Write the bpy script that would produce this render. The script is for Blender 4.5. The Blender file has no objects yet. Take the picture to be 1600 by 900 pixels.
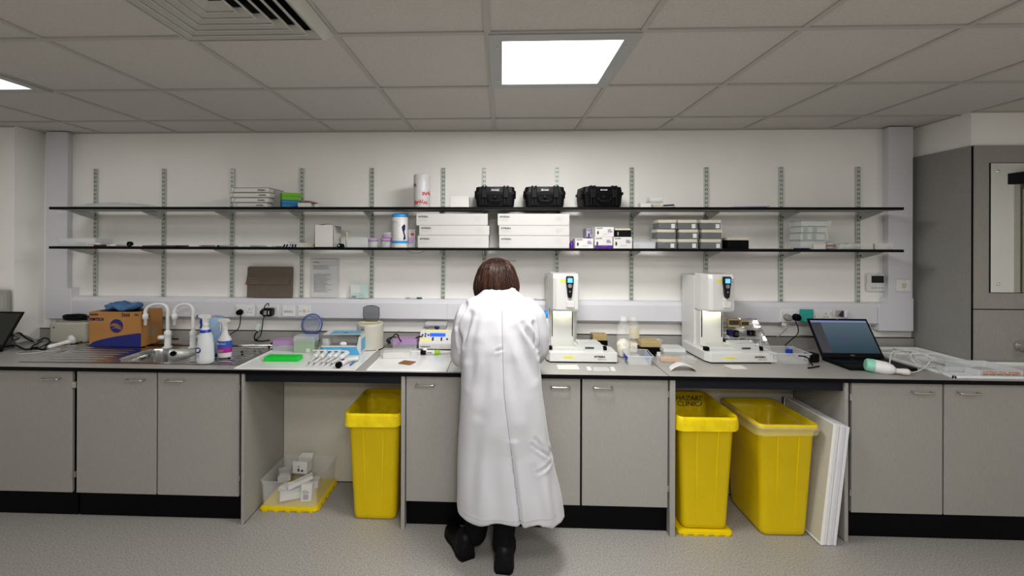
import bpy, bmesh, math, random
from mathutils import Matrix, Vector, noise
from mathutils.bvhtree import BVHTree
random.seed(7)
PI = math.pi
C = bpy.context.scene.collection
# ------------------------------------------------------------ camera model
F, CX, CY, YAW, PITCH, ROLL, CZ = 678.72, 758.5, 374.21, .0368, .0011, -.0033, 1.6583
RM = Matrix.Rotation(YAW, 3, 'Z') @ Matrix.Rotation(PITCH, 3, 'X') @ Matrix.Rotation(ROLL, 3, 'Y')
def W(px, py, y=None, z=None):
    d = RM @ Vector(((px-CX)/F, 1, -(py-CY)/F))
    t = y/d.y if y is not None else (z-CZ)/d.z
    return Vector((d.x*t, d.y*t, CZ+d.z*t))
def X(px, y, py=374): return W(px, py, y=y).x
def Z(px, py, y): return W(px, py, y=y).z
# ------------------------------------------------------------ materials
def mat(name, col, rough=.5, metal=0, noise_s=None, amt=.08, bump=0, alpha=1, emis=None, es=1, trans=0, ior=1.45, coat=0, sheen=0, stretch=None, spec=.5):
    m = bpy.data.materials.new(name); m.use_nodes = True
    nt = m.node_tree; b = nt.nodes['Principled BSDF']; L = nt.links.new
    b.inputs['Base Color'].default_value = (*col, 1); b.inputs['Roughness'].default_value = rough
    b.inputs['Metallic'].default_value = metal; b.inputs['Alpha'].default_value = alpha
    b.inputs['Transmission Weight'].default_value = trans; b.inputs['IOR'].default_value = ior
    b.inputs['Coat Weight'].default_value = coat; b.inputs['Specular IOR Level'].default_value = spec
    if sheen: b.inputs['Sheen Weight'].default_value = sheen
    if emis: b.inputs['Emission Color'].default_value = (*emis, 1); b.inputs['Emission Strength'].default_value = es
    if noise_s:
        tc = nt.nodes.new('ShaderNodeTexCoord'); n = nt.nodes.new('ShaderNodeTexNoise'); n.inputs['Scale'].default_value = noise_s; n.inputs['Detail'].default_value = 3
        src = tc.outputs['Object']
        if stretch:
            mp = nt.nodes.new('ShaderNodeMapping'); mp.inputs['Scale'].default_value = stretch; L(src, mp.inputs[0]); src = mp.outputs[0]
        L(src, n.inputs['Vector'])
        r = nt.nodes.new('ShaderNodeMapRange'); r.inputs['From Min'].default_value = .3; r.inputs['From Max'].default_value = .7
        r.inputs['To Min'].default_value = 1-amt; r.inputs['To Max'].default_value = 1+amt
        L(n.outputs['Fac'], r.inputs['Value'])
        mx = nt.nodes.new('ShaderNodeVectorMath'); mx.operation = 'SCALE'; mx.inputs[0].default_value = col
        L(r.outputs['Result'], mx.inputs['Scale']); L(mx.outputs[0], b.inputs['Base Color'])
        if bump:
            bp = nt.nodes.new('ShaderNodeBump'); bp.inputs['Strength'].default_value = bump; bp.inputs['Distance'].default_value = .002
            L(n.outputs['Fac'], bp.inputs['Height']); L(bp.outputs[0], b.inputs['Normal'])
    return m
M = {}
def D(k, *a, **kw): M[k] = mat(k, *a, **kw)
D('plaster', (.92,.905,.88), .75, noise_s=3, amt=.02)
D('tile', (.60,.575,.547), .85, noise_s=90, amt=.05, bump=.2)
D('tee', (.50,.48,.455), .6)
D('floor', (.325,.312,.295), .45, noise_s=130, amt=.3)
D('door', (.34,.328,.308), .5, noise_s=120, amt=.05, stretch=(1,1,.25))
D('panelgrey', (.32,.315,.30), .5, noise_s=70, amt=.04)
D('panelcream', (.55,.53,.47), .55, noise_s=40, amt=.03)
D('worktop', (.375,.365,.35), .38, noise_s=260, amt=.09)
D('black', (.003,.003,.004), .5, spec=.2)
D('rail', (.014,.016,.022), .5, spec=.3)
D('blackgloss', (.006,.006,.008), .22)
D('blackcase', (.005,.005,.006), .45, noise_s=300, amt=.2, bump=.3, spec=.25)
D('rubber', (.008,.008,.009), .55, spec=.3)
D('trunk', (.70,.70,.745), .35)
D('white', (.68,.67,.66), .4)
D('carton', (.58,.57,.56), .6)
D('whitegloss', (.80,.80,.80), .2, coat=.3)
D('instwhite', (.66,.66,.65), .3, coat=.15)
D('card', (.66,.65,.63), .6, noise_s=12, amt=.02)
D('cardgrey', (.48,.47,.45), .7)
D('kraft', (.36,.25,.15), .8, noise_s=50, amt=.08)
D('cream', (.62,.58,.45), .5)
D('beige', (.56,.54,.47), .45)
D('metal', (.62,.61,.58), .28, 1)
D('steel', (.60,.60,.59), .2, 1, noise_s=30, amt=.05, stretch=(1,14,1))
D('chrome', (.8,.8,.8), .06, 1)
D('shelfmat', (.42,.42,.41), .5, noise_s=90, amt=.04)
D('shelfblack', (.006,.006,.007), .5, spec=.2)
D('bracket', (.58,.61,.58), .4, .2)
D('yellow', (.68,.51,.003), .38, noise_s=6, amt=.03)
D('liner', (.80,.62,.01), .28, alpha=.86, noise_s=22, amt=.12, bump=.6)
D('linerclear', (.85,.80,.50), .25, alpha=.27, noise_s=30, amt=.1, bump=.5)
D('print', (.05,.05,.055), .6)
D('printgrey', (.25,.25,.26), .6)
D('printlight', (.42,.42,.44), .6)
D('printred', (.60,.03,.03), .6)
D('printorange', (.75,.16,.05), .6)
D('printwhite', (.75,.75,.75), .5)
D('orange', (.45,.23,.08), .65, noise_s=14, amt=.05)
D('navy', (.025,.035,.20), .5)
D('navydark', (.012,.016,.10), .5)
D('bluewipe', (.09,.19,.36), .85, noise_s=60, amt=.15, bump=.5)
D('bluewipepale', (.34,.47,.64), .85, noise_s=60, amt=.08, bump=.5)
D('blueplastic', (.012,.05,.42), .3)
D('bluecap', (.03,.33,.75), .35)
D('bluelabel', (.05,.12,.45), .45)
D('magenta', (.40,.03,.30), .45)
D('green', (.02,.62,.07), .35)
D('greenbox', (.14,.40,.01), .45)
D('bluebox', (.005,.18,.40), .45)
D('greenpen', (.01,.16,.12), .35)
D('lime', (.30,.60,.02), .4)
D('teal', (.05,.42,.36), .7)
D('mint', (.30,.62,.50), .4)
D('lilac', (.50,.33,.56), .4, alpha=.9)
D('purple', (.10,.02,.28), .5)
D('stickeryellow', (.85,.75,.06), .5)
D('brown', (.17,.14,.11), .7, noise_s=20, amt=.06)
D('coaster', (.26,.13,.05), .7, noise_s=40, amt=.15)
D('pinkpaper', (.60,.38,.25), .6)
D('clear', (.90,.92,.93), .12, alpha=.16)
D('sleeve', (.75,.76,.78), .15, alpha=.12)
D('clearfrost', (.80,.83,.84), .3, alpha=.42)
D('clearedge', (.80,.83,.84), .2, alpha=.65)
D('clearblue', (.50,.58,.80), .2, alpha=.5)
D('film', (.90,.91,.92), .10, alpha=.17, noise_s=35, amt=.1, bump=1)
D('foil', (.85,.85,.86), .14, .9, noise_s=40, amt=.1, bump=1, alpha=.8)
D('smoke', (.16,.17,.20), .12, alpha=.5)
D('lensblue', (.28,.33,.48), .1, alpha=.38)
D('glass', (.95,.96,.95), .03, alpha=.13)
D('pellets', (.72,.69,.60), .7, noise_s=60, amt=.15, bump=.8)
D('tan', (.44,.34,.17), .5, noise_s=90, amt=.1)
D('greentips', (.50,.64,.48), .5, alpha=.7)
D('frostwhite', (.62,.64,.63), .35, alpha=.85)
D('hdpe', (.80,.82,.84), .35, alpha=.78)
D('coat', (.48,.48,.51), .8, sheen=.2, noise_s=300, amt=.02)
D('coatseam', (.30,.30,.33), .85)
D('hair', (.020,.007,.0035), .45, noise_s=60, amt=.6, bump=.6, stretch=(3,3,.3))
D('hair2', (.055,.018,.008), .4, noise_s=60, amt=.5)
D('skin', (.62,.40,.30), .5, noise_s=30, amt=.05)
D('trousers', (.006,.006,.007), .8, noise_s=80, amt=.3, spec=.2)
D('shoe', (.004,.004,.005), .5, spec=.3)
D('screenlcd', (.02,.08,.5), .3, emis=(.03,.12,.75), es=.8)
D('screencyan', (.1,.4,.8), .3, emis=(.12,.45,.9), es=.9)
D('screendark', (.03,.035,.03), .15)
D('mirror', (.80,.81,.80), .02, 1)
D('diffuser', (.9,.9,.9), .5, emis=(1,1,1), es=2.2)
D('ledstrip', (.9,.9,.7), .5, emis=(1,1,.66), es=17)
D('lightframe', (.46,.47,.47), .4, .2)
D('ventwhite', (.56,.55,.51), .5)
D('signblue', (.01,.07,.28), .5)
D('eye', (.7,.7,.7), .2)
D('lips', (.45,.18,.16), .5)
D('yellowled', (.80,.78,.30), .5)
# perforated shelf upright: slot pairs every 27 mm in object space
def slot_mat():
    m = mat('slotted_upright', (.56,.60,.56), .4, .2); nt = m.node_tree; L = nt.links.new; b = nt.nodes['Principled BSDF']
    tc = nt.nodes.new('ShaderNodeTexCoord'); s = nt.nodes.new('ShaderNodeSeparateXYZ'); L(tc.outputs['Object'], s.inputs[0])
    def mth(op, a, v=None, c=None):
        n = nt.nodes.new('ShaderNodeMath'); n.operation = op
        for i, q in enumerate((a, v, c)):
            if q is None: continue
            if isinstance(q, (int, float)): n.inputs[i].default_value = q
            else: L(q, n.inputs[i])
        return n.outputs[0]
    f = mth('FRACT', mth('DIVIDE', s.outputs['Z'], .0318)); inz = mth('LESS_THAN', f, .56)
    ax = mth('ABSOLUTE', s.outputs['X']); inx = mth('COMPARE', ax, .0056, .0022)
    front = mth('LESS_THAN', s.outputs['Y'], -.0125)
    k = mth('MULTIPLY', mth('MULTIPLY', inz, inx), front)
    mx = nt.nodes.new('ShaderNodeMix'); mx.data_type = 'RGBA'; L(k, mx.inputs[0]); mx.inputs[6].default_value = (.56,.60,.56,1); mx.inputs[7].default_value = (.03,.035,.03,1)
    L(mx.outputs[2], b.inputs['Base Color']); return m
M['slots'] = slot_mat()
def screen_mat():
    m = mat('laptop_screen', (.02,.03,.04), .15); nt = m.node_tree; L = nt.links.new; b = nt.nodes['Principled BSDF']
    tc = nt.nodes.new('ShaderNodeTexCoord'); s = nt.nodes.new('ShaderNodeSeparateXYZ'); L(tc.outputs['Object'], s.inputs[0])
    r = nt.nodes.new('ShaderNodeValToRGB'); mr = nt.nodes.new('ShaderNodeMapRange'); mr.inputs['From Min'].default_value = 0; mr.inputs['From Max'].default_value = .22
    L(s.outputs['Z'], mr.inputs['Value']); L(mr.outputs[0], r.inputs[0])
    e = r.color_ramp.elements; e[0].color = (.012,.035,.05,1); e[1].color = (.09,.125,.155,1)
    L(r.outputs[0], b.inputs['Emission Color']); b.inputs['Emission Strength'].default_value = .8; return m
M['laptopscreen'] = screen_mat()
# ------------------------------------------------------------ mesh builder
class MB:
    def __init__(s): s.v = []; s.f = []; s.m = []; s.sm = []; s.cur = 0; s.xf = None; s.smooth = False
    def add(s, vs, fs, smooth=None):
        o = len(s.v)
        for p in vs:
            p = Vector(p); s.v.append(s.xf @ p if s.xf else p)
        for f in fs: s.f.append([o+i for i in f]); s.m.append(s.cur); s.sm.append(s.smooth if smooth is None else smooth)
        return s
    def box(s, x0, y0, z0, x1, y1, z1):
        return s.add([(x0,y0,z0),(x1,y0,z0),(x1,y1,z0),(x0,y1,z0),(x0,y0,z1),(x1,y0,z1),(x1,y1,z1),(x0,y1,z1)],
                     [(0,3,2,1),(4,5,6,7),(0,1,5,4),(1,2,6,5),(2,3,7,6),(3,0,4,7)])
    def loft(s, rings, cap=(True, True), smooth=True, closed=True):
        n = len(rings[0]); vs = [p for r in rings for p in r]; fs = []
        for i in range(len(rings)-1):
            for j in range(n if closed else n-1):
                k = (j+1) % n; fs.append((i*n+j, i*n+k, (i+1)*n+k, (i+1)*n+j))
        o = len(s.v); s.add(vs, fs, smooth)
        if cap[0]: s.f.append([o+j for j in range(n)][::-1]); s.m.append(s.cur); s.sm.append(False)
        if cap[1]: s.f.append([o+(len(rings)-1)*n+j for j in range(n)]); s.m.append(s.cur); s.sm.append(False)
        return s
    def lathe(s, prof, cx=0, cy=0, seg=24, cap=(True, True), sx=1, sy=1):
        return s.loft([[(cx+r*sx*math.cos(2*PI*k/seg), cy+r*sy*math.sin(2*PI*k/seg), z) for k in range(seg)] for r, z in prof], cap)
    def tube(s, pts, r, seg=8, cap=(True, True)):
        pts = [Vector(p) for p in pts]; n = len(pts); rs = r if isinstance(r, (list, tuple)) else [r]*n; rings = []; up = None
        for i, p in enumerate(pts):
            t = (pts[min(i+1, n-1)]-pts[max(i-1, 0)]).normalized()
            if up is None: up = Vector((0,0,1)) if abs(t.z) < .9 else Vector((0,1,0))
            a = t.cross(up)
            if a.length < 1e-5: a = t.cross(Vector((1,0,.3)))
            a.normalize(); up = a.cross(t).normalized()
            rings.append([p+rs[i]*(math.cos(2*PI*k/seg)*a+math.sin(2*PI*k/seg)*up) for k in range(seg)])
        return s.loft(rings, cap)
    def prism(s, poly, a, b, axis='y', smooth=False):
        mp = {'y': lambda u, v, w: (u, w, v), 'x': lambda u, v, w: (w, u, v), 'z': lambda u, v, w: (u, v, w)}[axis]
        return s.loft([[mp(u, v, a) for u, v in poly], [mp(u, v, b) for u, v in poly]], smooth=smooth)
    def ell(s, c, r, seg=16, rings=10):
        vs = []; 
        rr = [[(c[0]+r[0]*math.sin(PI*i/rings)*math.cos(2*PI*k/seg), c[1]+r[1]*math.sin(PI*i/rings)*math.sin(2*PI*k/seg), c[2]-r[2]*math.cos(PI*i/rings)) for k in range(seg)] for i in range(rings+1)]
        rr[0] = [(c[0]+1e-5*math.cos(2*PI*k/seg), c[1]+1e-5*math.sin(2*PI*k/seg), c[2]-r[2]) for k in range(seg)]
        rr[-1] = [(c[0]+1e-5*math.cos(2*PI*k/seg), c[1]+1e-5*math.sin(2*PI*k/seg), c[2]+r[2]) for k in range(seg)]
        return s.loft(rr)
    def grid(s, fn, nu, nv, smooth=True):
        vs = [fn(i/nu, j/nv) for j in range(nv+1) for i in range(nu+1)]
        return s.add(vs, [(j*(nu+1)+i, j*(nu+1)+i+1, (j+1)*(nu+1)+i+1, (j+1)*(nu+1)+i) for j in range(nv) for i in range(nu)], smooth)
    def tri(s): return s
    def build(s, name, mats, parent=None, bevel=0, seg=2, solid=0, sub=0):
        me = bpy.data.meshes.new(name); me.from_pydata([tuple(v) for v in s.v], [], s.f)
        for m in (mats if isinstance(mats, (list, tuple)) else [mats]): me.materials.append(M[m] if isinstance(m, str) else m)
        me.polygons.foreach_set('material_index', s.m); me.polygons.foreach_set('use_smooth', s.sm)
        bm = bmesh.new(); bm.from_mesh(me); bmesh.ops.recalc_face_normals(bm, faces=bm.faces); bm.to_mesh(me); bm.free()
        me.update(); o = bpy.data.objects.new(name, me); C.objects.link(o)
        if parent: o.parent = parent
        if bevel:
            b = o.modifiers.new('Bevel', 'BEVEL'); b.width = bevel; b.segments = seg; b.limit_method = 'ANGLE'; b.angle_limit = .6
        if solid:
            b = o.modifiers.new('Solid', 'SOLIDIFY'); b.thickness = solid; b.offset = 0
        if sub:
            b = o.modifiers.new('Sub', 'SUBSURF'); b.levels = b.render_levels = sub
        return o
def tag(o, label, cat, group=None):
    o['label'] = label; o['category'] = cat
    if group: o['group'] = group
    return o
def thing(name, label, cat, loc=(0,0,0), rz=0, group=None, rx=0, ry=0):
    o = bpy.data.objects.new(name, None); C.objects.link(o); o.empty_display_size = .05
    o.location = loc; o.rotation_euler = (rx, ry, rz); return tag(o, label, cat, group)
def struct(o): o['kind'] = 'structure'; return o
KIDS = {}
def dup(root, loc, label, rz=None, group=None):
    def cp(o, par):
        c = o.copy(); C.objects.link(c)
        if par is not None: c.parent = par
        for ch in [q for q in list(C.objects) if q.parent == o]: cp(ch, c)
        return c
    r = cp(root, None); r.location = loc; r['label'] = label
    if rz is not None: r.rotation_euler[2] = rz
    if group: r['group'] = group
    return r
def rr(w, d, r, z=0, cx=0, cy=0, n=5):
    """rounded rectangle ring, centred"""
    out = []
    for k, (sx, sy) in enumerate(((1,1),(-1,1),(-1,-1),(1,-1))):
        for i in range(n+1):
            a = PI/2*k+PI/2*i/n; out.append((cx+sx*(w/2-r)+r*math.cos(a), cy+sy*(d/2-r)+r*math.sin(a), z))
    return out
def cr(pts, n=8):
    """Catmull-Rom through points"""
    P = [Vector(p) for p in pts]; P = [2*P[0]-P[1]]+P+[2*P[-1]-P[-2]]; out = []
    for i in range(1, len(P)-2):
        a, b, c, d = P[i-1:i+3]
        for k in range(n):
            t = k/n; out.append(.5*((2*b)+(c-a)*t+(2*a-5*b+4*c-d)*t*t+(3*b-a-3*c+d)*t**3))
    out.append(P[-2]); return out
def txt(parent, s, size, loc, m='print', rot=(PI/2,0,0), align='LEFT', name='lettering', sx=1, bold=0):
    cu = bpy.data.curves.new('lettering', 'FONT'); cu.body = s; cu.size = size; cu.align_x = align; cu.offset = bold; cu.resolution_u = 2
    t = bpy.data.objects.new('tmp', cu); C.objects.link(t)
    me = bpy.data.meshes.new_from_object(t.evaluated_get(bpy.context.evaluated_depsgraph_get())) if False else None
    bpy.context.view_layer.update()
    dg = bpy.context.evaluated_depsgraph_get(); me = bpy.data.meshes.new_from_object(t.evaluated_get(dg))
    bpy.data.objects.remove(t); bpy.data.curves.remove(cu)
    me.materials.clear(); me.materials.append(M[m]); o = bpy.data.objects.new(name, me); C.objects.link(o); o.parent = parent
    o.location = loc; o.rotation_euler = rot; o.scale = (sx, 1, 1); return o
def lines(parent, x, y, z, w, rows, dz, m='printgrey', th=.0012, name='printed_text', ax='x', seed=1):
    """rows of small unreadable print: ragged bars made of word pieces"""
    rn = random.Random(seed); b = MB()
    for i in range(rows):
        zz = z-i*dz; u = 0; end = w*rn.uniform(.6, 1)
        while u < end:
            l = min(rn.uniform(.05, .16)*w, end-u)
            if ax == 'x': b.add([(x+u,y,zz),(x+u+l,y,zz),(x+u+l,y,zz+th),(x+u,y,zz+th)], [(0,1,2,3)])
            else: b.add([(x,y+u,zz),(x,y+u+l,zz),(x,y+u+l,zz+th),(x,y+u,zz+th)], [(0,1,2,3)])
            u += l+w*.025
    return b.build(name, m, parent)
def crumple(o, amp, sc=30, seed=0):
    for v in o.data.vertices:
        n = noise.noise_vector(v.co*sc+Vector((seed*3.1, seed, 0))); v.co += n*amp
    return o
def subdiv_box(x0, y0, z0, x1, y1, z1, n=6):
    b = MB(); L = lambda a, c, t: a+(c-a)*t
    for z in (z0, z1): b.grid(lambda u, v: (L(x0,x1,u), L(y0,y1,v), z), n, n)
    for y in (y0, y1): b.grid(lambda u, v: (L(x0,x1,u), y, L(z0,z1,v)), n, n)
    for x in (x0, x1): b.grid(lambda u, v: (x, L(y0,y1,u), L(z0,z1,v)), n, n)
    return b
def open_tray(w, d, h, t=.002, r=.01, taper=.9, lip=.004):
    """open box, base at z=0, front at y=0"""
    b = MB(); cy = d/2
    R = lambda f, z, o=0: rr(w*f+o, d*f+o, r, z, 0, cy)
    b.loft([R(taper, 0), R(1, h), R(1, h, 2*lip), R(1, h+t, 2*lip), R(1, h+t, -2*t), R(taper, t, -2*t)], smooth=False)
    return b
def blob(chains, ells, voxel, sm=4):
    b = MB()
    for ch in chains:
        for i in range(len(ch)):
            x, y, z, r = ch[i]; b.ell((x, y, z), (r, r, r), 14, 8)
            if i: b.tube([ch[i-1][:3], ch[i][:3]], [ch[i-1][3], ch[i][3]], 14)
    for c, r in ells: b.ell(c, r, 20, 14)
    return remesh(b, voxel, sm)
def remesh(b, voxel, sm=4):
    o = b.build('tmp', 'white'); m = o.modifiers.new('r', 'REMESH'); m.mode = 'VOXEL'; m.voxel_size = voxel; m.use_smooth_shade = True
    s = o.modifiers.new('s', 'SMOOTH'); s.iterations = sm; s.factor = .5
    bpy.context.view_layer.update(); me = bpy.data.meshes.new_from_object(o.evaluated_get(bpy.context.evaluated_depsgraph_get()))
    bpy.data.objects.remove(o); me.materials.clear(); return me
def mesh_obj(name, me, m, parent=None):
    me.name = name; me.materials.clear(); me.materials.append(M[m]); o = bpy.data.objects.new(name, me); C.objects.link(o)
    if parent: o.parent = parent
    return o
# ============================================================ SETTING
YW = 3.2147; HC = CZ+.8063; X0 = -.0568; DR = 2.8912
ZB = .9; YF = 2.4645
XL, XR, YN = -4.3, 4.0, -4.2
PLY, PRY = 3.01, 2.82                      # faces of the left and right boxings
PLX = X(22, PLY, 400); PRX = X(1517, PRY, 450)
WLX = X(69.5, YW, 350); WRX = X(1427, YW, 350)
struct(MB().box(XL-.1,YN-.1,-.1,XR+.1,YW+.1,0).build('floor', 'floor'))
struct(MB().box(WLX-.02,YW,0,WRX+.02,YW+.1,HC+.1).build('wall_back', 'plaster'))
struct(MB().box(XL-.1,PLY,0,PLX,YW+.1,HC+.1).build('wall_left_boxing', 'plaster'))
m = MB(); m.prism([(PLX,PLY),(WLX,YW),(WLX,YW+.1),(PLX-.01,YW+.1)], 0, HC+.1, 'z'); struct(m.build('wall_left_return', 'plaster'))
struct(MB().box(XL-.1,YN,0,XL,PLY,HC+.1).build('wall_left', 'plaster'))
struct(MB().box(XR,YN,0,XR+.1,YW+.1,HC+.1).build('wall_right', 'plaster'))
struct(MB().box(XL-.1,YN-.1,0,XR+.1,YN,HC+.1).build('wall_front', 'plaster'))
m = MB(); m.prism([(PRX,PRY),(XR,PRY),(XR,YW+.1),(WRX,YW+.1),(WRX,YW)], 0, HC+.1, 'z'); struct(m.build('wall_right_boxing', 'plaster'))
# --- ceiling: tiles as one slab, exposed tee grid
struct(MB().box(XL-.1,YN-.1,HC+.004,XR+.1,YW+.1,HC+.1).build('ceiling', 'tile'))
m = MB()
cols = [X0+.6*i for i in range(-7, 7)]; rows = [DR-.6*j for j in range(0, 12)]
for x in cols: m.box(x-.012,YN,HC-.002,x+.012,YW,HC+.006)
for y in rows: m.box(XL,y-.012,HC-.0026,XR,y+.012,HC+.0066)
struct(m.build('trim_ceiling_grid', 'tee'))
m = MB(); m.box(WLX-.02,YW-.018,HC-.004,WRX+.02,YW,HC+.004); m.box(XL,PLY-.018,HC-.004,PLX,PLY,HC+.004); m.box(PRX,PRY-.018,HC-.004,XR,PRY,HC+.004)
struct(m.build('trim_ceiling_edge', 'tee'))
# shallow shadow gap each side of the tees
# --- light panels
def ring(m, x0, y0, x1, y1, z0, z1, w0, w1=None, zb=None):
    """square picture-frame with sloped face: outer rect at z0 inset w0 at z1"""
    A = [(x0,y0,z0),(x1,y0,z0),(x1,y1,z0),(x0,y1,z0)]; B = [(x0+w0,y0+w0,z1),(x1-w0,y0+w0,z1),(x1-w0,y1-w0,z1),(x0+w0,y1-w0,z1)]
    m.add(A+B, [(i, (i+1) % 4, 4+(i+1) % 4, 4+i) for i in range(4)])
def light(label):
    t = thing('ceiling_light', label, 'ceiling light', (0,0,HC), group='square light panels in the ceiling grid')
    m = MB()
    for a in ((-.298,-.298,.298,-.243),(-.298,.243,.298,.298),(-.298,-.243,-.243,.243),(.243,-.243,.298,.243)): m.box(a[0],a[1],-.008,a[2],a[3],.004)
    m.build('frame', 'lightframe', t)
    m = MB()
    for x in (-.262, .262):
        for y in (-.19, .19): m.lathe([(.006,-.011),(.006,-.007)], x, y, 10)
    m.build('screw', 'metal', t)
    MB().box(-.243,-.243,-.004,.243,.243,.004).build('diffuser', 'diffuser', t)
    return t
L0 = light('lit square light panel in the ceiling right above the person'); L0.location = (X0+.3, 1.991, HC)
def lamp(x, y, e):
    l = bpy.data.lights.new('panel_lamp', 'AREA'); l.size = .48; l.energy = e; l.spread = 3.1416; l.color = (1,.985,.955)
    o = bpy.data.objects.new('panel_lamp', l); C.objects.link(o); o.location = (x, y, HC-.010)
lamp(X0+.3, 1.991, 23)
for x, y, e, lb in [(X0-2.7, 1.991, 4, 'lit light panel cut off at the left edge of the photo'),
      (X0+.3, .79, 16, 'lit ceiling panel just in front of the camera, in the middle'), (X0-2.7, .79, 2, 'lit ceiling panel just left of the camera'),
      (X0+.3, -.41, 33, 'lit ceiling panel behind the camera, nearest one to the middle'), (X0-2.7, -.41, 2, 'lit ceiling panel behind the camera on the left side'),
      (X0+.3, -1.61, 56, 'lit ceiling panel farthest behind the camera, in the middle'), (X0+3.3, .79, 4, 'lit ceiling panel to the right of the camera'),
      (X0+3.3, -.41, 5, 'lit ceiling panel behind the camera on the right side')]:
    dup(L0, (x, y, HC), lb); lamp(x, y, e)
# --- swirl air diffuser
t = thing('air_vent', 'square four-way white ceiling air vent with stepped louvres', 'air vent', (X0-.9, 1.391, HC))
m = MB()
ring(m, -.298,-.298,.298,.298, -.004, -.034, .03); ring(m, -.268,-.268,.268,.268, -.034, -.004, .002)
m.build('frame', 'ventwhite', t)
MB().box(-.27,-.27,-.003,.27,.27,.0035).build('duct_opening', 'black', t)
for k in range(6):
    a = .268-k*.042; m = MB(); ring(m, -a,-a,a,a, -.034, -.010, .034); ring(m, -a,-a,a,a, -.0342, -.0342, .007); m.build('louvre', 'ventwhite', t, solid=.003)
# --- trunking (dado and uprights)
TY = 3.15
zt0, zt1 = 1.064, 1.224
def trunk_profile(): return [(YW,zt0),(TY+.022,zt0),(TY,zt0+.018),(TY,zt1-.032),(TY+.02,zt1-.006),(YW,zt1)]
xtl, xtr = X(75,TY,480), X(1425,TY,480)
m = MB(); m.prism(trunk_profile(), X(97,TY,480), X(1388,TY,480), 'x'); struct(m.build('trim_dado_trunking', 'trunk'))
m = MB()
for x in (X(699,TY,480), X(1371,TY,480)): m.box(x-.0008,TY-.0012,zt0+.015,x+.0008,TY+.03,zt1-.03)
struct(m.build('trim_trunking_joint', 'printlight'))
def vtrunk(name, pa, pb, zlow, flip):
    x0, x1 = (X(pa,TY), X(pb,YW)) if not flip else (X(pa,YW), X(pb,TY))
    xb = X(105,TY) if not flip else X(1388,TY)
    poly = [(x0,YW),(x0,TY+.002),(x0+.002,TY),(xb,TY),(x1,YW)] if not flip else [(x0,YW),(xb,TY),(x1-.002,TY),(x1,TY+.002),(x1,YW)]
    m = MB(); m.prism(poly, zlow, HC-.003, 'z'); struct(m.build(name, 'trunk'))
vtrunk('trim_left_vertical_trunking', 71, 113, 1.0+.28, False); vtrunk('trim_right_vertical_trunking', 1379, 1426.5, zt1+.02, True)
m = MB(); x0, x1 = X(71,TY), X(106,TY)
m.prism([(x0,1.055),(x0,1.285),(x1+.03,1.285),(x1+.03,1.224),(x1+.03,1.055)], TY-.004, YW, 'y'); struct(m.build('trim_left_corner_cover', 'trunk', bevel=.003))
m = MB(); x0, x1 = X(1387,TY), X(1427,TY)
m.prism([(x0-.06,1.03),(x0-.06,1.224),(x0,1.224),(x0,1.26),(x1,1.26),(x1,1.03)], TY-.004, YW, 'y'); struct(m.build('trim_right_corner_cover', 'trunk', bevel=.003))
# --- right: grey wall panels, mirror, door
m = MB()
d = Vector((PRX-WRX, PRY-YW, 0)).normalized(); n = Vector((d.y, -d.x, 0)).normalized()
if n.x > 0: n = -n
zt = Z(1517, 228, PRY)
a = Vector((WRX,YW,0)); b = Vector((PRX,PRY,0))
m.prism([(a.x+n.x*.012,a.y),(b.x+n.x*.012,b.y-.012),(b.x,b.y),(a.x,a.y)], 0, zt, 'z'); struct(m.build('trim_side_panel', 'panelgrey'))
zs = Z(1560, 483, PRY)
m = MB(); m.box(PRX+.004,PRY-.014,zs+.003,XR-.001,PRY-.001,zt); struct(m.build('trim_upper_panel', 'door'))
m = MB(); m.box(PRX+.004,PRY-.014,.5,XR-.001,PRY-.001,zs-.003); struct(m.build('trim_lower_panel', 'door'))
m = MB(); m.box(PRX+.001,PRY-.008,.5,XR-.002,PRY-.0002,zt-.002); struct(m.build('trim_panel_backing', 'black'))
t = thing('wall_mirror', 'frameless rectangular mirror screwed to the grey panel at right', 'mirror', (X(1548,PRY-.02,400), PRY-.02, Z(1560,457,PRY-.02)))
mh = Z(1560,255,PRY-.02)-Z(1560,457,PRY-.02)
MB().box(0,0,0,.5,.005,mh).build('mirror_glass', 'mirror', t); MB().box(-.003,.002,-.003,.503,.006,mh+.003).build('edge', 'black', t)
for x in (.045, .455):
    for z in (.05, mh-.05):
        m = MB(); m.xf = Matrix.Translation((x,0,z)) @ Matrix.Rotation(PI/2,4,'X'); m.lathe([(.0085,0),(.0085,.004),(.004,.007)], 0, 0, 14); m.build('screw', 'chrome', t)
t = struct(thing('door_1', 'cream door seen in the wall mirror', 'door', (XR,0,0))); del t['category']
MB().box(-.02,2.13,0,0,2.80,2.06).build('door_leaf', 'panelcream', t); MB().box(-.03,2.085,0,0,2.125,2.10).build('door_frame', 'panelcream', t)
MB().box(-.05,2.06,2.105,0,2.81,2.19).build('door_head', 'black', t)
m = MB(); m.xf = Matrix.Translation((-.0205,2.31,1.85)) @ Matrix.Rotation(-PI/2,4,'Y'); m.lathe([(.045,0),(.045,.002)],0,0,28); m.build('door_sign', 'signblue', t)
m = MB(); m.xf = Matrix.Translation((-.0230,2.31,1.85)) @ Matrix.Rotation(-PI/2,4,'Y'); m.lathe([(.046,-.001),(.050,-.001),(.050,.0005),(.046,.0005)],0,0,28,cap=(False,False)); m.build('sign_rim', 'white', t)

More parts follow.
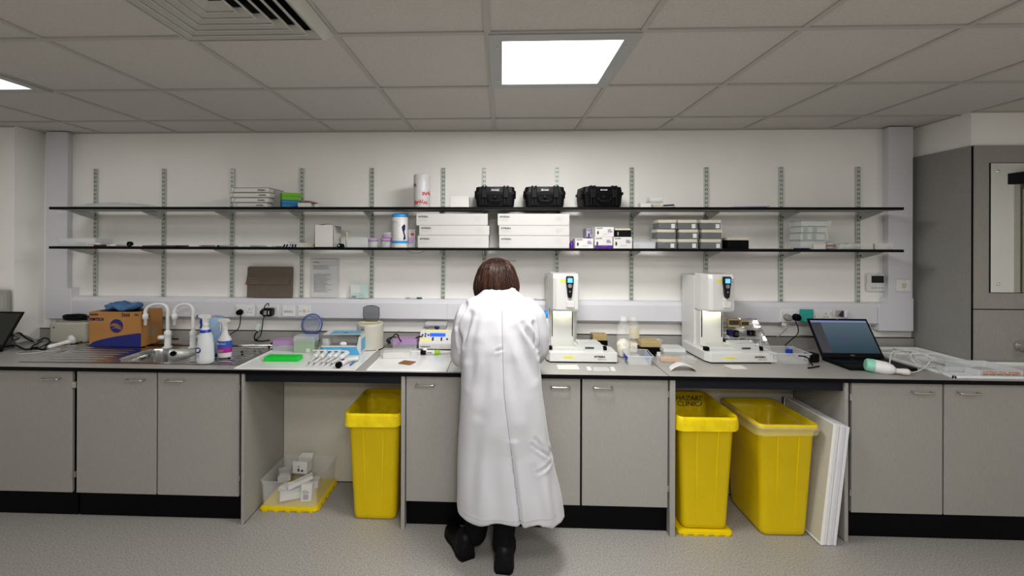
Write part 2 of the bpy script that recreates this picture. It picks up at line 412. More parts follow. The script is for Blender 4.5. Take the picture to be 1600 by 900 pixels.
# ============================================================ SHELVING
YS = 2.90; zS1, zS0 = 1.878, 1.6045
def shelf(name, ztop, label):
    t = thing(name, label, 'shelf', (0,0,ztop), group=None); x0, x1 = X(77,YS,325), X(1412,YS,325)
    MB().box(x0,YS+.003,-.0165,x1,TY-.001,0).build('shelf_board', 'shelfmat', t)
    m = MB(); m.box(x0-.001,YS,-.017,x1+.001,YS+.004,.0005); m.box(x0-.002,YS,-.017,x0,TY-.002,.0005); m.box(x1,YS,-.017,x1+.002,TY-.002,.0005); m.build('edging', 'shelfblack', t)
    return t
shelf('wall_shelf', zS1, 'upper long grey wall shelf with a black front edge')
shelf('wall_shelf', zS0, 'lower long grey wall shelf with a black front edge')
ups = [149, 255.5, 362.5, 471.5, 581, 692.5, 756.5, 870, 986.5, 1103, 1220, 1340.5]
ords = ['leftmost', 'second from the left', 'third from the left, behind the stacked white sleeves', 'fourth from the left, beside the brown folder', 'fifth from the left, right of the leaflet', 'sixth from the left, between roll and black cases',
        'seventh from the left, above the hair of the person', 'eighth from the left, above the middle instrument', 'fifth from the right, beside the last black case', 'fourth from the right, above the wrapped tip boxes', 'third from the right, left of the wrapped racks', 'rightmost, beside the thermostat']
ords[-2] = 'second from the right, left of the wrapped racks'; ords[-3] = 'third from the right, above the wrapped tip boxes'; ords[-4] = 'fourth from the right, beside the last black case'
zu0, zu1 = zt1+.001, 2.19
proto = None
for px, od in zip(ups, ords):
    xx = X(px, YW-.01, 420); lb = 'slotted grey steel shelf upright, '+od
    if proto is None:
        t = proto = thing('shelf_upright', lb, 'shelf upright', (xx,YW,zu0), group='slotted uprights carrying the wall shelves')
        MB().box(-.0145,-.014,0,.0145,0,zu1-zu0).build('slotted_rail', 'slots', t)
        for zs_ in (zS1, zS0):
            m = MB(); zz = zs_-.018-zu0; m.prism([(-.014,zz),(-.215,zz),(-.215,zz-.008),(-.04,zz-.052),(-.014,zz-.056)], -.002, .002, 'x'); m.box(-.009,-.215,zz-.002,.009,-.014,zz)
            bo = m.build('bracket', 'bracket', t)
            m = MB(); m.xf = Matrix.Translation((-.003,-.035,zz-.032)) @ Matrix.Rotation(PI/2,4,'Y'); m.lathe([(.006,-.001),(.006,.001)],0,0,10); m.build('lug', 'black', bo)
    else: dup(proto, (xx,YW,zu0), lb)

# ============================================================ BENCH
XLB, XRB = -3.6, XR-.01
xs1 = X(1046.5,YF,586); xs2 = X(1515,YF,594)
# sink geometry
SX0, SX1, SY0, SY1 = W(27,566,z=ZB).x, W(367,573,z=ZB).x, 2.555, 3.05
def wtop(name, x0, x1, label, hole=None, yb=3.196):
    t = thing(name, label, 'worktop', (x0,YF,ZB)); w = x1-x0; d = yb-YF; m = MB(); m2 = MB()
    if hole:
        a, b, c, e = hole[0]-x0, hole[1]-x0, hole[2]-YF, hole[3]-YF
        m.box(0,.004,-.022,a,d,0); m.box(b,.004,-.022,w,d,0); m.box(a,.004,-.022,b,c,0); m.box(a,e,-.022,b,d,0)
    else: m.box(0,.004,-.022,w,d,0)
    m.build('top', 'worktop', t); MB().box(0,0,-.022,w,.0045,-.001).build('front_edge', 'black', t)
    return t, w, d
t, w, d = wtop('worktop', XLB, xs1-.004, 'grey laminate worktop on the left holding the sink, black front edge', (SX0+.02,SX1-.02,SY0+.02,SY1-.02))
MB().box(0,d-.012,0,w,d,.072).build('upstand', 'worktop', t); MB().box(0,d-.013,.072,w,d,.076).build('upstand_cap', 'black', t)
MB().box(w,.001,-.02,w+.004,d,-.0005).build('joint_strip', 'black', t)
t, w, d = wtop('worktop', xs1, xs2-.004, 'grey laminate worktop under the right instrument and open laptop'); wr = WRX-xs1-.02
MB().box(0,d-.012,0,wr,d,.072).build('upstand', 'worktop', t); MB().box(0,d-.013,.072,wr,d,.076).build('upstand_cap', 'black', t)
MB().box(w,.001,-.02,w+.004,.32,-.0005).build('joint_strip', 'black', t)
# trim to side wall: shorten depth on right part
wtop('worktop', xs2, XRB, 'grey laminate worktop at the far right end, below the mirror', yb=PRY-.016)
YD = 2.487
zd1, zd0 = ZB-.028, .152
def door(t, x0, x1, hx, hinge, zb=zd0):
    o = MB().box(x0,0,zb,x1,.018,zd1).build('door', 'door', t, bevel=.0012, seg=1)
    m = MB(); z = .828; m.tube(cr([(hx-.05,0,z),(hx-.052,-.018,z),(hx-.044,-.026,z),(hx,-.027,z),(hx+.044,-.026,z),(hx+.052,-.018,z),(hx+.05,0,z)],4), .0045, 8); m.build('handle', 'metal', o)
    if hinge is not None:
        for z in (zd1-.08, zb+.11):
            m = MB(); m.box(hinge-.006,-.004,z-.018,hinge+.006,.006,z+.018); m.build('hinge', 'metal', o)
def unit(px0, px1, doors, label, loc_label=None):
    """doors: (px0, px1, handle px, hinge px)"""
    x0, x1 = X(px0,YD,700), X(px1,YD,700); t = thing('base_cabinet', label, 'cabinet', (x0,YD,0)); w = x1-x0
    m = MB(); m.box(0,.019,.15,w,.60,.155+.01); m.box(0,.019,.15,.018,.60,ZB-.023); m.box(w-.018,.019,.15,w,.60,ZB-.023); m.box(0,.59,.15,w,.60,ZB-.023); m.box(0,.019,ZB-.06,w,.05,ZB-.023); m.box(0,.019,.15,w,.024,ZB-.023); m.build('carcass', 'black', t)
    MB().box(0,.035,0,w,.055,.15).build('plinth', 'black', t)
    for a, b, h, hg in doors: door(t, X(a,YD,700)-x0, X(b,YD,700)-x0, X(h,YD,600)-x0, None if hg is None else X(hg,YD,700)-x0)
    return t
unit(-130, 114, [(-130,-6,-60,None),(-4,112.5,82,115)], 'grey base cabinet at far left, under the bundle of cables')
unit(117, 376, [(119.5,244,213,117.5),(246.5,373,275.5,374)], 'grey two-door base cabinet under the stainless steel sink')
unit(633, 770, [(634.5,769,665,None)], 'grey single-door base cabinet left of the person, beside a yellow bin')
unit(770.5, 1046, [(772,906.5,875,None),(909.5,1043.5,941.5,1044.5)], 'grey two-door base cabinet partly hidden by the person at right')
unit(1326.5, 1614, [(1330.5,1472.5,1439,1328.5),(1475.5,1613,1511,None)], 'grey two-door base cabinet at far right, below the white tray')
def endpanel(px0, px1, label, dd=.46):
    yp = 2.4715; x0, x1 = X(px0,yp,700), X(px1,yp,700); t = thing('end_panel', label, 'panel', (x0,yp,0))
    MB().box(0,0,0,x1-x0,dd,ZB-.024).build('panel_board', 'door', t, bevel=.001, seg=1); MB().box(0,.001,0,x1-x0,dd,.004).build('bottom_edge', 'black', t)
endpanel(376.7, 381, 'narrow grey end panel between the sink cabinet and clear box', .46)
endpanel(626.5, 632.5, 'narrow grey end panel right of the first yellow bin')
endpanel(1047, 1055.2, 'narrow grey end panel left of the bin standing on a lid', .42)
endpanel(1319.8, 1325.8, 'narrow grey end panel behind the leaning white boards', .42)
def knee(pa, pb, yb, label1, label2):
    xa, xb = X(pa,2.4715,700)+.0005, X(pb,2.4715,700)-.0005
    tag(MB().box(xa,2.485,ZB-.072,xb,2.51,ZB-.0225).build('bench_rail', 'rail'), label1, 'rail')
    t = thing('back_board', label2, 'panel', (xa,yb,0)); MB().box(0,0,.003,xb-xa,.015,ZB-.024).build('panel_board', 'panelcream', t); MB().box(0,-.002,0,xb-xa,.015,.004).build('bottom_edge', 'black', t)
knee(381, 626.5, 2.935, 'dark front rail under the worktop over the clear box', 'cream back board of the left knee space')
knee(1055.2, 1319.8, 2.895, 'dark front rail under the worktop over two yellow bins', 'cream back board of the right knee space')
# --- stainless sink: height field with drainers and bowl
t = thing('kitchen_sink', 'stainless steel inset sink with ridged drainers on both sides', 'sink', (0,0,ZB))
bx0, bx1 = W(166,567,z=ZB).x, W(262,570,z=ZB).x; by0, by1 = 2.605, 2.965
def sd(x, y, x0, x1, y0, y1, r):
    qx, qy = abs(x-(x0+x1)/2)-(x1-x0)/2+r, abs(y-(y0+y1)/2)-(y1-y0)/2+r
    return math.hypot(max(qx,0),max(qy,0))+min(max(qx,qy),0)-r
def sinkz(x, y):
    e = min(x-SX0, SX1-x, y-SY0, SY1-y)
    z = .0035 - .004*min(1, max(0, (e-.012)/.012))
    d = sd(x,y,bx0,bx1,by0,by1,.09)
    if d < .008:
        t_ = min(1, (.008-d)/.03); z -= .165*t_*t_*(3-2*t_) + .01*min(1, max(0,-d/.15))
    else:
        for ax0, ax1 in ((SX0+.06,bx0-.06),(bx1+.07,SX1-.05)):
            if ax0 < x < ax1 and by0-.01 < y < by1+.01:
                k = min(1,(x-ax0)/.03,(ax1-x)/.03); z += .0055*k*max(0, math.cos((y-by0)/.052*2*PI))**3
    return z
nu, nv = 260, 120
m = MB(); m.grid(lambda u, v: (SX0+(SX1-SX0)*u, SY0+(SY1-SY0)*v, sinkz(SX0+(SX1-SX0)*u, SY0+(SY1-SY0)*v)), nu, nv)
m.build('sink_top', 'steel', t)
m = MB(); ox = W(275,552,z=ZB-.05).x; m.xf = Matrix.Translation((ox,by1-.010,-.045)) @ Matrix.Rotation(PI/2,4,'X') @ Matrix.Rotation(.25,4,'X'); m.lathe([(.016,-.01),(.016,.004),(.013,.005)],0,0,18); m.build('overflow', 'black', t)
m = MB(); m.lathe([(.035,-.176),(.035,-.172),(.028,-.1715)], (bx0+bx1)/2, (by0+by1)/2, 24); m.build('drain', 'chrome', t)
m = MB()
for k in range(9): m.lathe([(.007,-.003),(.007,.0045),(.006,.005)], bx1+.13+.03*(k % 3)+.075*(k//3), 2.66+.09*(k % 3)+.02*(k//3), 10)
m.build('drain_hole', 'black', t)
m = MB(); m.tube([(SX0+.35,SY1-.03,.006),(SX1-.03,SY1-.03,.006)], .006, 8); m.build('rear_ridge', 'steel', t)
# --- swan neck taps
def tap(px, py, span, label, hpx):
    p = W(px,py,z=ZB); t = thing('swan_neck_tap', label, 'tap', (p.x,p.y,ZB+.0035)); s = span; t.scale = (1,1,.84)
    m = MB(); m.lathe([(.031,0),(.031,.008),(.020,.016),(.020,.10),(.022,.105),(.022,.135),(.014,.142),(.011,.15)],0,0,20); m.build('tap_body', 'whitegloss', t)
    m = MB(); m.tube(cr([(0,0,.145),(0,0,.25),(0,0,.315),(-.02,-.002,.352),(-.06*s,-.005,.362),(-.11*s,-.008,.352),(-.147*s,-.012,.315),(-.15*s,-.012,.27)],7), .0115, 12)
    m.xf = Matrix.Translation((-.15*s,-.012,0)); m.lathe([(.006,.185),(.010,.19),(.010,.235),(.0175,.24),(.0175,.272),(.012,.282)],0,0,14); m.build('spout', 'whitegloss', t)
    m = MB(); m.xf = Matrix.Translation((0,0,.085)) @ Matrix.Rotation(hpx,4,'Z') @ Matrix.Rotation(-PI/2,4,'Y'); m.lathe([(.010,0),(.011,.022),(.019,.026),(.019,.055),(.013,.060)],0,0,14); m.build('tap_handle', 'whitegloss', t)
tap(262, 544, 1.0, 'white swan neck lab tap right of the orange and blue box', .1)
tap(301.5, 544, .82, 'white swan neck lab tap behind the blue-trigger spray bottle', PI+.6)
# --- right: chrome tap on panel over white tray
p = W(1594,540,y=PRY-.02)
t = thing('basin_tap', 'round chrome tap on the grey panel at the right edge', 'tap', (p.x,PRY-.014,p.z))
m = MB(); m.xf = Matrix.Rotation(PI/2,4,'X'); m.lathe([(.032,0),(.034,.006),(.028,.02),(.022,.035),(.030,.045),(.034,.07),(.026,.082),(.008,.088)],0,0,20); m.build('tap_knob', 'chrome', t)
m = MB(); m.tube(cr([(0.02,-.03,0),(.05,-.07,.005),(.06,-.12,-.01),(.06,-.135,-.04)],6), .011, 10); m.build('spout', 'chrome', t)
# --- sockets and switches on the trunking
def plate(name, label, cat, px0, px1, py0, py1, kind, y=TY, group=None):
    x0, x1 = X(px0,y,480), X(px1,y,480); z0, z1 = Z(px0,py1,y), Z(px0,py0,y); w = x1-x0; h = z1-z0
    t = thing(name, label, cat, ((x0+x1)/2,y-.0005,z0), group=group)
    MB().box(-w/2,-.009,0,w/2,0,h).build('faceplate', 'whitegloss', t, bevel=.003)
    if kind == 'double':
        for s in (-1, 1):
            m = MB(); cx = s*w*.25
            for dx, dz, a, b in ((0,.014,.0022,.004),(-.011,-.008,.0045,.0022),(.011,-.008,.0045,.0022)): m.box(cx+dx-a,-.0095,h*.46+dz-b,cx+dx+a,-.0088,h*.46+dz+b)
            m.build('pin_holes', 'black', t)
            m = MB(); m.box(s*w*.42-.004,-.013,h*.58,s*w*.42+.004,-.008,h*.82); m.build('rocker_switch', 'white', t)
    if kind == 'switch':
        m = MB(); m.box(-w*.34,-.012,h*.42,w*.34,-.008,h*.64); o = m.build('rocker_switch', 'white', t, bevel=.002)
        m = MB()
        for x in (-w*.12, w*.12): m.box(x-.0006,-.0125,h*.43,x+.0006,-.0118,h*.63)
        m.box(-w*.34,-.0125,h*.405,w*.34,-.0085,h*.42); m.build('gap', 'printgrey', o)
    if kind == 'spur':
        MB().box(-.012,-.013,h*.38,.012,-.008,h*.66).build('rocker_switch', 'cream', t, bevel=.002)
        m = MB()
        for x in (-w*.32, w*.32): m.box(x-.003,-.0095,h*.45,x+.003,-.0088,h*.52)
        m.build('screw', 'print', t)
    if kind == 'blank':
        MB().box(-w*.14,-.011,h*.3,w*.14,-.008,h*.7).build('fuse_holder', 'cream', t, bevel=.001)
        m = MB()
        for z in (h*.08, h*.9): m.box(-.002,-.0095,z,.002,-.0088,z+.004)
        m.build('screw', 'print', t)
    return t
plate('power_socket', 'white double power socket above the sink drainer', 'socket', 369,398.5,476,494,'double')
plate('power_socket', 'white double power socket under the black adapters', 'socket', 402,436,476,494,'double')
plate('light_switch', 'white rocker switch plate left of the round blue lid', 'switch', 442,462,477,494,'switch')
plate('fused_spur', 'small white switched fuse plate behind the round blue lid', 'switch', 466.5,487,477,494,'spur')
plate('power_socket', 'white double power socket left of the teal paper note', 'socket', 1218,1257,483,503,'double')
plate('power_socket', 'white double power socket below the teal note, behind the laptop', 'socket', 1259,1299,483,501,'double')
plate('fused_spur', 'white fuse plate on the right vertical trunking', 'switch', 1399.5,1422,436.5,455.5,'blank')
t = thing('thermostat', 'square white wall thermostat with dark display', 'thermostat', (X(1367,YW,440),YW-.0005,Z(1367,455,YW)))
MB().box(-.07,-.022,0,.07,0,.128).build('housing', 'whitegloss', t, bevel=.006)
MB().box(-.042,-.0235,.062,.042,-.021,.112).build('display', 'screendark', t)
m = MB()
for k in range(4): m.box(-.042+.022*k,-.024,.022,-.030+.022*k,-.0215,.030)
m.build('button', 'printlight', t); m = MB(); m.box(-.014,-.0228,.1175,.014,-.0218,.1205); m.build('badge', 'printgrey', t)
# ============================================================ PERSON
R0 = Vector((X(782,2.3,700), 2.30, 0))
person = thing('person', 'person seen from behind in long white lab coat and black shoes, leaning over bench', 'person', R0)
def P(px, y, z): return Vector((X(px, y, 374+(CZ-z)*F/y), y, z))-R0
def Pr(px, y, z, r): v = P(px, y, z); return (v.x, v.y, v.z, r)
def hand(s, wr, d):
    """right/left hand: wr wrist, fingers forward and down on the bench; s=+1 thumb toward +x"""
    w = Vector(wr[:3]); f = d.normalized(); side = Vector((f.y,-f.x,0)).normalized()*s; ch = []
    pc = w+f*.055; kn = w+f*.095
    ch.append([(*w, .026), (*pc, .024), (*kn, .017)])
    for i, (ln, sp) in enumerate(((.068,-.036),(.078,-.012),(.072,.012),(.056,.035))):
        b0 = kn-side*sp*1.0; a = b0+f*ln*.45+Vector((0,0,.004)); c = b0+f*ln*.8+Vector((0,0,-.014)); e = b0+f*ln*.98+Vector((0,0,-.030))
        ch.append([(*(pc-side*sp*.6), .012), (*b0, .0100), (*a, .0088), (*c, .0080), (*e, .0070)])
    t0 = w+f*.03+side*.022; ch.append([(*t0, .014), (*(t0+side*.022+f*.03), .0115), (*(t0+side*.026+f*.058+Vector((0,0,-.012))), .0095)])
    return ch
wl, wrr = Pr(741,2.64,.985,.028), Pr(822,2.64,.985,.028)
ch = [[Pr(765,2.29,.86,.085), Pr(758,2.32,.47,.055), Pr(744,2.30,.12,.034), Pr(732,2.34,.050,.022), Pr(716,2.41,.035,.020)],
      [Pr(800,2.29,.86,.085), Pr(795,2.29,.47,.055), Pr(787,2.235,.12,.034), Pr(789,2.27,.050,.022), Pr(791,2.34,.035,.020)],
      [Pr(782,2.29,.90,.11), Pr(781,2.29,1.05,.10), Pr(780,2.33,1.20,.085), Pr(779,2.40,1.33,.055), Pr(777,2.44,1.38,.05), Pr(776,2.49,1.42,.055)],
      [Pr(752,2.35,1.26,.045), Pr(723,2.335,1.045,.034), Pr(728,2.43,1.012,.031), wl], [Pr(820,2.35,1.26,.045), Pr(839,2.33,1.08,.034), Pr(835.5,2.42,1.033,.031), wrr]]
ch += hand(1, wl, Vector((.25,1,-.25))); ch += hand(-1, wrr, Vector((-.25,1,-.25)))
hc = P(776,2.515,1.435)
HT = Matrix.Translation(hc) @ Matrix.Rotation(-.75,4,'X')      # head tipped forward, looking down at the bench
def HP(x, y, z): return tuple(HT @ Vector((x,y,z)))
mb = MB()
for c_ in ch:
    for i in range(len(c_)):
        x, y, z, r = c_[i]; mb.ell((x,y,z),(r,r,r),14,8)
        if i: mb.tube([c_[i-1][:3], c_[i][:3]], [c_[i-1][3], c_[i][3]], 14)
mb.xf = HT
mb.ell((0,-.016,.014),(.072,.086,.080),22,14); mb.ell((0,.02,-.035),(.056,.066,.070),20,12); mb.ell((0,.062,-.078),(.028,.022,.022),14,8)
mb.tube([(0,.082,.005),(0,.104,-.030)],[.008,.014],10); mb.ell((0,.100,-.032),(.015,.012,.010),10,8)
mb.ell((0,.082,-.058),(.024,.010,.009),12,8); mb.ell((0,.066,.030),(.050,.014,.014),14,8); mb.ell((0,.045,.045),(.058,.030,.032),18,10)
for s in (-1, 1): mb.ell((s*.074,-.005,-.008),(.010,.020,.030),12,8); mb.ell((s*.036,.058,-.030),(.022,.02,.024),12,8)
body = mesh_obj('body', remesh(mb, .0048, 3), 'skin', person)
for s in (-1, 1):
    mb = MB(); mb.xf = HT; mb.ell((s*.030,.0715,.006),(.0115,.0085,.0065),14,10); e = mb.build('eye', 'eye', body)
    mb = MB(); mb.xf = HT; mb.ell((s*.030,.0775,.005),(.0045,.0035,.0045),10,8); mb.build('iris', 'print', body)
mb = MB(); mb.xf = HT; mb.ell((0,.089,-.058),(.021,.006,.0065),14,8); mb.build('mouth', 'lips', body)
# trousers
mb = MB()
for c_ in ([Pr(765,2.30,.90,.10), Pr(757,2.32,.48,.078), Pr(752,2.33,.30,.066), Pr(742,2.31,.10,.060), Pr(737,2.305,.062,.052)], [Pr(800,2.30,.90,.10), Pr(795,2.29,.48,.078), Pr(790,2.255,.30,.064), Pr(786.5,2.225,.10,.054), Pr(786.5,2.215,.065,.048)]):
    for i in range(len(c_)):
        x, y, z, r = c_[i]
        if i < len(c_)-1: mb.ell((x,y,z),(r,r,r),16,10)
        if i: mb.tube([c_[i-1][:3], c_[i][:3]], [c_[i-1][3], c_[i][3]], 18)
me = remesh(mb, .012, 3)
for v in me.vertices: v.co += noise.noise_vector(Vector((v.co.x*14, v.co.y*14, v.co.z*9)))*.008
mesh_obj('trousers', me, 'trousers', person)
def shoe(heel, toe, w):
    h, t_ = P(*heel[:2], 0), P(*toe[:2], 0); h.z = t_.z = 0; d = (t_-h); L_ = d.length; ang = math.atan2(d.y, d.x)-PI/2
    m = MB(); m.xf = Matrix.Translation(h) @ Matrix.Rotation(ang, 4, 'Z')
    prof = [(.0,.32,.070),(.02,.42,.098),(.06,.46,.102),(.10,.42,.092),(.15,.40,.068),(.20,.46,.058),(.245,.44,.048),(.275,.33,.036),(.288,.15,.022)]
    rings = []
    for u, ww, hh in prof:
        y = u/.288*L_; rings.append([(ww*w*math.copysign(abs(math.cos(a))**.8, math.cos(a)), y, max(.002, .012+hh*math.copysign(abs(math.sin(a))**.9, math.sin(a)))) for a in [2*PI*k/20 for k in range(20)]])
    m.loft(rings); m.ell((0,.052,.085),(.045*w/.1,.052,.050),18,10); o = m.build('shoe', 'shoe', person)
    m = MB(); m.xf = Matrix.Translation(h) @ Matrix.Rotation(ang, 4, 'Z')
    m.loft([[(ww*w*1.05*sx_, u/.288*L_, z) for sx_, z in ((-1,0),(1,0),(1,.014),(-1,.014))] for u, ww, hh in prof], smooth=False); m.build('sole', 'rubber', o)
shoe((732,2.245), (703,2.475), .105); shoe((786,2.155), (793,2.43), .108)
# coat
def seam_px(z):
    pts = [(1.37,784),(1.2,785),(1.05,786),(.9,788),(.75,794),(.6,800),(.45,806),(.28,813)]
    for (z1,a),(z0,b) in zip(pts, pts[1:]):
        if z >= z0: return b+(a-b)*(z-z0)/(z1-z0)
    return pts[-1][1]
rings = []
R_ = [(.27,2.255,.165,713,881),(.36,2.255,.163,713.5,875),(.47,2.26,.16,714.5,867),(.60,2.265,.155,716,860),(.75,2.265,.155,717.5,853),(.88,2.265,.145,719.5,848),(1.0,2.27,.130,721,843),(1.1,2.285,.130,722,841),
      (1.18,2.305,.128,722,841),(1.25,2.325,.118,722,840),(1.30,2.345,.105,728,836),(1.335,2.365,.090,738,826),(1.365,2.385,.078,751,812),(1.385,2.40,.070,757,805)]
for z, yc, hd, a, b in R_:
    A, B = P(a, yc, z).x, P(b, yc, z).x; cx, hw = (A+B)/2, (B-A)/2; ring_ = []
    for k in range(40):
        t_ = 2*PI*k/40; c_, s_ = math.cos(t_), math.sin(t_); e = .80
        x_ = cx+hw*math.copysign(abs(c_)**e, c_); y_ = yc-R0.y+hd*math.copysign(abs(s_)**e, s_)
        zz = z
        if z < .3: zz = z-.012*math.cos(t_)+.012*math.sin(t_*3)
        ring_.append((x_, y_, zz))
    rings.append(ring_)
mb = MB(); mb.loft(rings)
for c_ in ([Pr(744,2.355,1.285,.068), Pr(731,2.335,1.23,.071), Pr(723.5,2.325,1.13,.068), Pr(722.5,2.33,1.04,.066), Pr(727,2.42,1.01,.061), Pr(735,2.55,1.0,.052), Pr(739,2.61,.99,.046)],
           [Pr(822,2.355,1.285,.068), Pr(833,2.335,1.24,.070), Pr(839,2.325,1.15,.067), Pr(839.5,2.33,1.08,.065), Pr(836,2.42,1.03,.060), Pr(828,2.55,1.0,.052), Pr(824,2.61,.99,.046)]):
    for i in range(len(c_)):
        x, y, z, r = c_[i]
        if i < len(c_)-1: mb.ell((x,y,z),(r,r,r),18,12)
        if i: mb.tube([c_[i-1][:3], c_[i][:3]], [c_[i-1][3], c_[i][3]], 20)
me = remesh(mb, .0095, 5)
nrm = [v.normal.copy() for v in me.vertices]
def crease(v, a, b, w, dep):
    """groove from a to b (x,z pairs, person space) on the back"""
    ax, az = a; bx, bz = b; dx, dz = bx-ax, bz-az; L2 = dx*dx+dz*dz; t_ = max(0, min(1, ((v.x-ax)*dx+(v.z-az)*dz)/L2))
    d_ = math.hypot(v.x-ax-dx*t_, v.z-az-dz*t_); return -dep*math.exp(-(d_/w)**2)*math.sin(PI*(.12+.76*t_)) + dep*.6*math.exp(-((d_-w*1.9)/w)**2)*math.sin(PI*(.12+.76*t_))
def q(px, py, y=2.17): w_ = W(px, py, y=y)-R0; return (w_.x, w_.z)
CRE = [(q(727,478,2.26),q(716,512,2.26),.010,.020),(q(735,492,2.22),q(722,540,2.22),.013,.020),(q(718,510,2.26),q(721,548,2.26),.009,.018),(q(817,508),q(835,540),.011,.018),(q(833,505,2.24),q(840,545,2.24),.009,.02),(q(826,520),q(842,560),.012,.012),
       (q(742,500),q(729,560),.02,.009),(q(775,548),q(785,544),.006,.008),(q(745,540),q(733,600),.02,.007),(q(806,520),q(834,590),.022,.010),(q(765,560),q(750,640),.025,.006),(q(800,570),q(812,640),.025,.006),
       (q(830,688),q(862,718),.006,.008),(q(835,680),q(850,705),.008,.006),(q(858,705),q(866,722),.006,.008),(q(838,732),q(866,722),.008,.006),(q(745,650),q(738,790),.035,.010),(q(770,690),q(772,812),.03,.006),(q(835,730),q(845,815),.03,.008),(q(858,740),q(872,810),.02,.008)]
for v, n_ in zip(me.vertices, nrm):
    c_ = v.co; lo = max(0, min(1, (1.05-c_.z)/.3))
    dsp = .010*noise.noise(Vector((c_.x*11, c_.y*6, c_.z*1.6)))*lo + .004*noise.noise(Vector((c_.x*20, c_.y*20, c_.z*9)))*(1-.6*lo)
    if c_.y < .06 or abs(c_.x) > .17:
        for a_, b_, w_, d_ in CRE: dsp += crease(c_, a_, b_, w_, d_)
    if c_.y < 0 and c_.z > .24:
        sx_ = P(seam_px(c_.z), 2.13, c_.z).x; d_ = c_.x-sx_
        if c_.z < .68: dsp += -.016*min(1,(.68-c_.z)/.15)*math.exp(-(d_/.007)**2) + .006*math.exp(-((d_-.022)/.016)**2)
        else: dsp += -.004*math.exp(-(d_/.006)**2)
    c_ += n_*dsp
coat = mesh_obj('lab_coat', me, 'coat', person); me.update()
for p_ in me.polygons: p_.use_smooth = True
bv = BVHTree.FromPolygons([v.co for v in me.vertices], [p_.vertices[:] for p_ in me.polygons])
def ontoback(px, z, off=.0006):
    o = P(px, 2.13, z); h = bv.ray_cast(Vector((o.x,-1,o.z)), Vector((0,1,0))); return h[0]+Vector((0,-off,0)) if h[0] else None
def stitch(name, pts, r, m_='coatseam'):
    pts = [p_ for p_ in pts if p_]
    if len(pts) > 2: mb = MB(); mb.tube(pts, r, 6); mb.build(name, m_, coat)
stitch('back_seam', [ontoback(seam_px(z), z) for z in [1.35-.02*i for i in range(38)]], .0015)
stitch('vent_edge', [ontoback(seam_px(z), z, .0) for z in [.60-.02*i for i in range(16)]], .0028)
stitch('hem_stitching', [ontoback(718+i*2.5, .305+.0*i) for i in range(62)], .0009)
for pl in ([(728,472),(722,485),(718,500),(719,515),(721,530),(720,545)], [(834,480),(839,495),(841,512),(843,530),(842,548)]):
    pts = []
    for a_, b_ in pl:
        w_ = W(a_, b_, y=2.25)-R0; cam = Vector((0,0,CZ))-R0; h = bv.ray_cast(cam, (w_-cam).normalized())
        if h[0]: pts.append(h[0]-(w_-cam).normalized()*.0006)
    if len(pts) > 3: mb = MB(); mb.tube(cr(pts,4), .0010, 6); mb.build('sleeve_seam', 'coatseam', coat)
# collar
mb = MB(); cpt = P(781,2.412,1.385)
mb.loft([[(cpt.x+(w_+.0)*math.cos(a), cpt.y+d_*math.sin(a)+dy, z+.018*math.sin(a)) for a in [2*PI*k/32 for k in range(32)]] for w_, d_, dy, z in ((.098,.078,0,1.355),(.088,.070,.004,1.385),(.070,.058,.012,1.402),(.064,.052,.014,1.398),(.080,.060,.008,1.36))], cap=(False,False))
mb.build('collar', 'coat', coat)
# hair: full bob
mb = MB(); rings = []; hx, hy = P(775.5,2.46,1.43).x, 2.487-R0.y
prof = [(1.317,.082,.060),(1.325,.104,.082),(1.35,.122,.104),(1.385,.1295,.118),(1.42,.127,.122),(1.455,.118,.120),(1.495,.103,.114),(1.528,.076,.092),(1.547,.045,.055),(1.555,.010,.012)]
def hairpt(a, t_, off=0):
    t_ = max(0, min(1, t_))*(len(prof)-1); i = min(int(t_), len(prof)-2); f = t_-i
    z, w_, d_ = [prof[i][k]+(prof[i+1][k]-prof[i][k])*f for k in range(3)]
    lean = .035*(z-1.33)/.2
    k = 1+.075*noise.noise(Vector((math.cos(a)*5, math.sin(a)*5, z*5)))+.014*math.sin(a*23+z*9)+off+.05*max(0,(1.36-z)/.05)*max(0,noise.noise(Vector((a*3,4,0))))
    fs = max(0,min(1,(math.sin(a)-.45)/.35)); fz = max(0,min(1,(1.495-z)/.06)); k *= 1-.62*fs*fs*(3-2*fs)*fz
    return Vector((hx+w_*k*math.cos(a), hy+lean+d_*k*math.sin(a), z+(.010*math.sin(a*9)+.008*noise.noise(Vector((a*9,0,0))))*(1-t_/(len(prof)-1))))
n_ = 96; mb.loft([[hairpt(2*PI*k/n_, j/27) for k in range(n_)] for j in range(28)]); 
hair = mb.build('hair', 'hair', person)
mb = MB()
for k in range(420):
    a = random.uniform(PI*1.0-.5, 2*PI+.5) if k % 3 else random.uniform(0, 2*PI); t0 = random.uniform(.35,.98); t1 = max(-.0, t0-random.uniform(.3,.75)); da = random.uniform(-.22,.22); pts = []
    for i in range(7):
        u = i/6; p_ = hairpt(a+da*u*u, t0+(t1-t0)*u, .006+.012*u*random.uniform(0,1)); pts.append(p_)
    if t1 <= .02: pts[-1] += Vector((random.uniform(-.006,.006), random.uniform(-.004,.004), random.uniform(-.012,.0)))
    if math.sin(a+da) > .42 or math.sin(a) > .42: continue
    mb.cur = 0 if random.random() < .55 else 1; mb.tube(pts, [.0012,.0018,.002,.002,.0018,.0014,.0006], 5)
mb.build('hair_strands', ['hair','hair2'], hair)

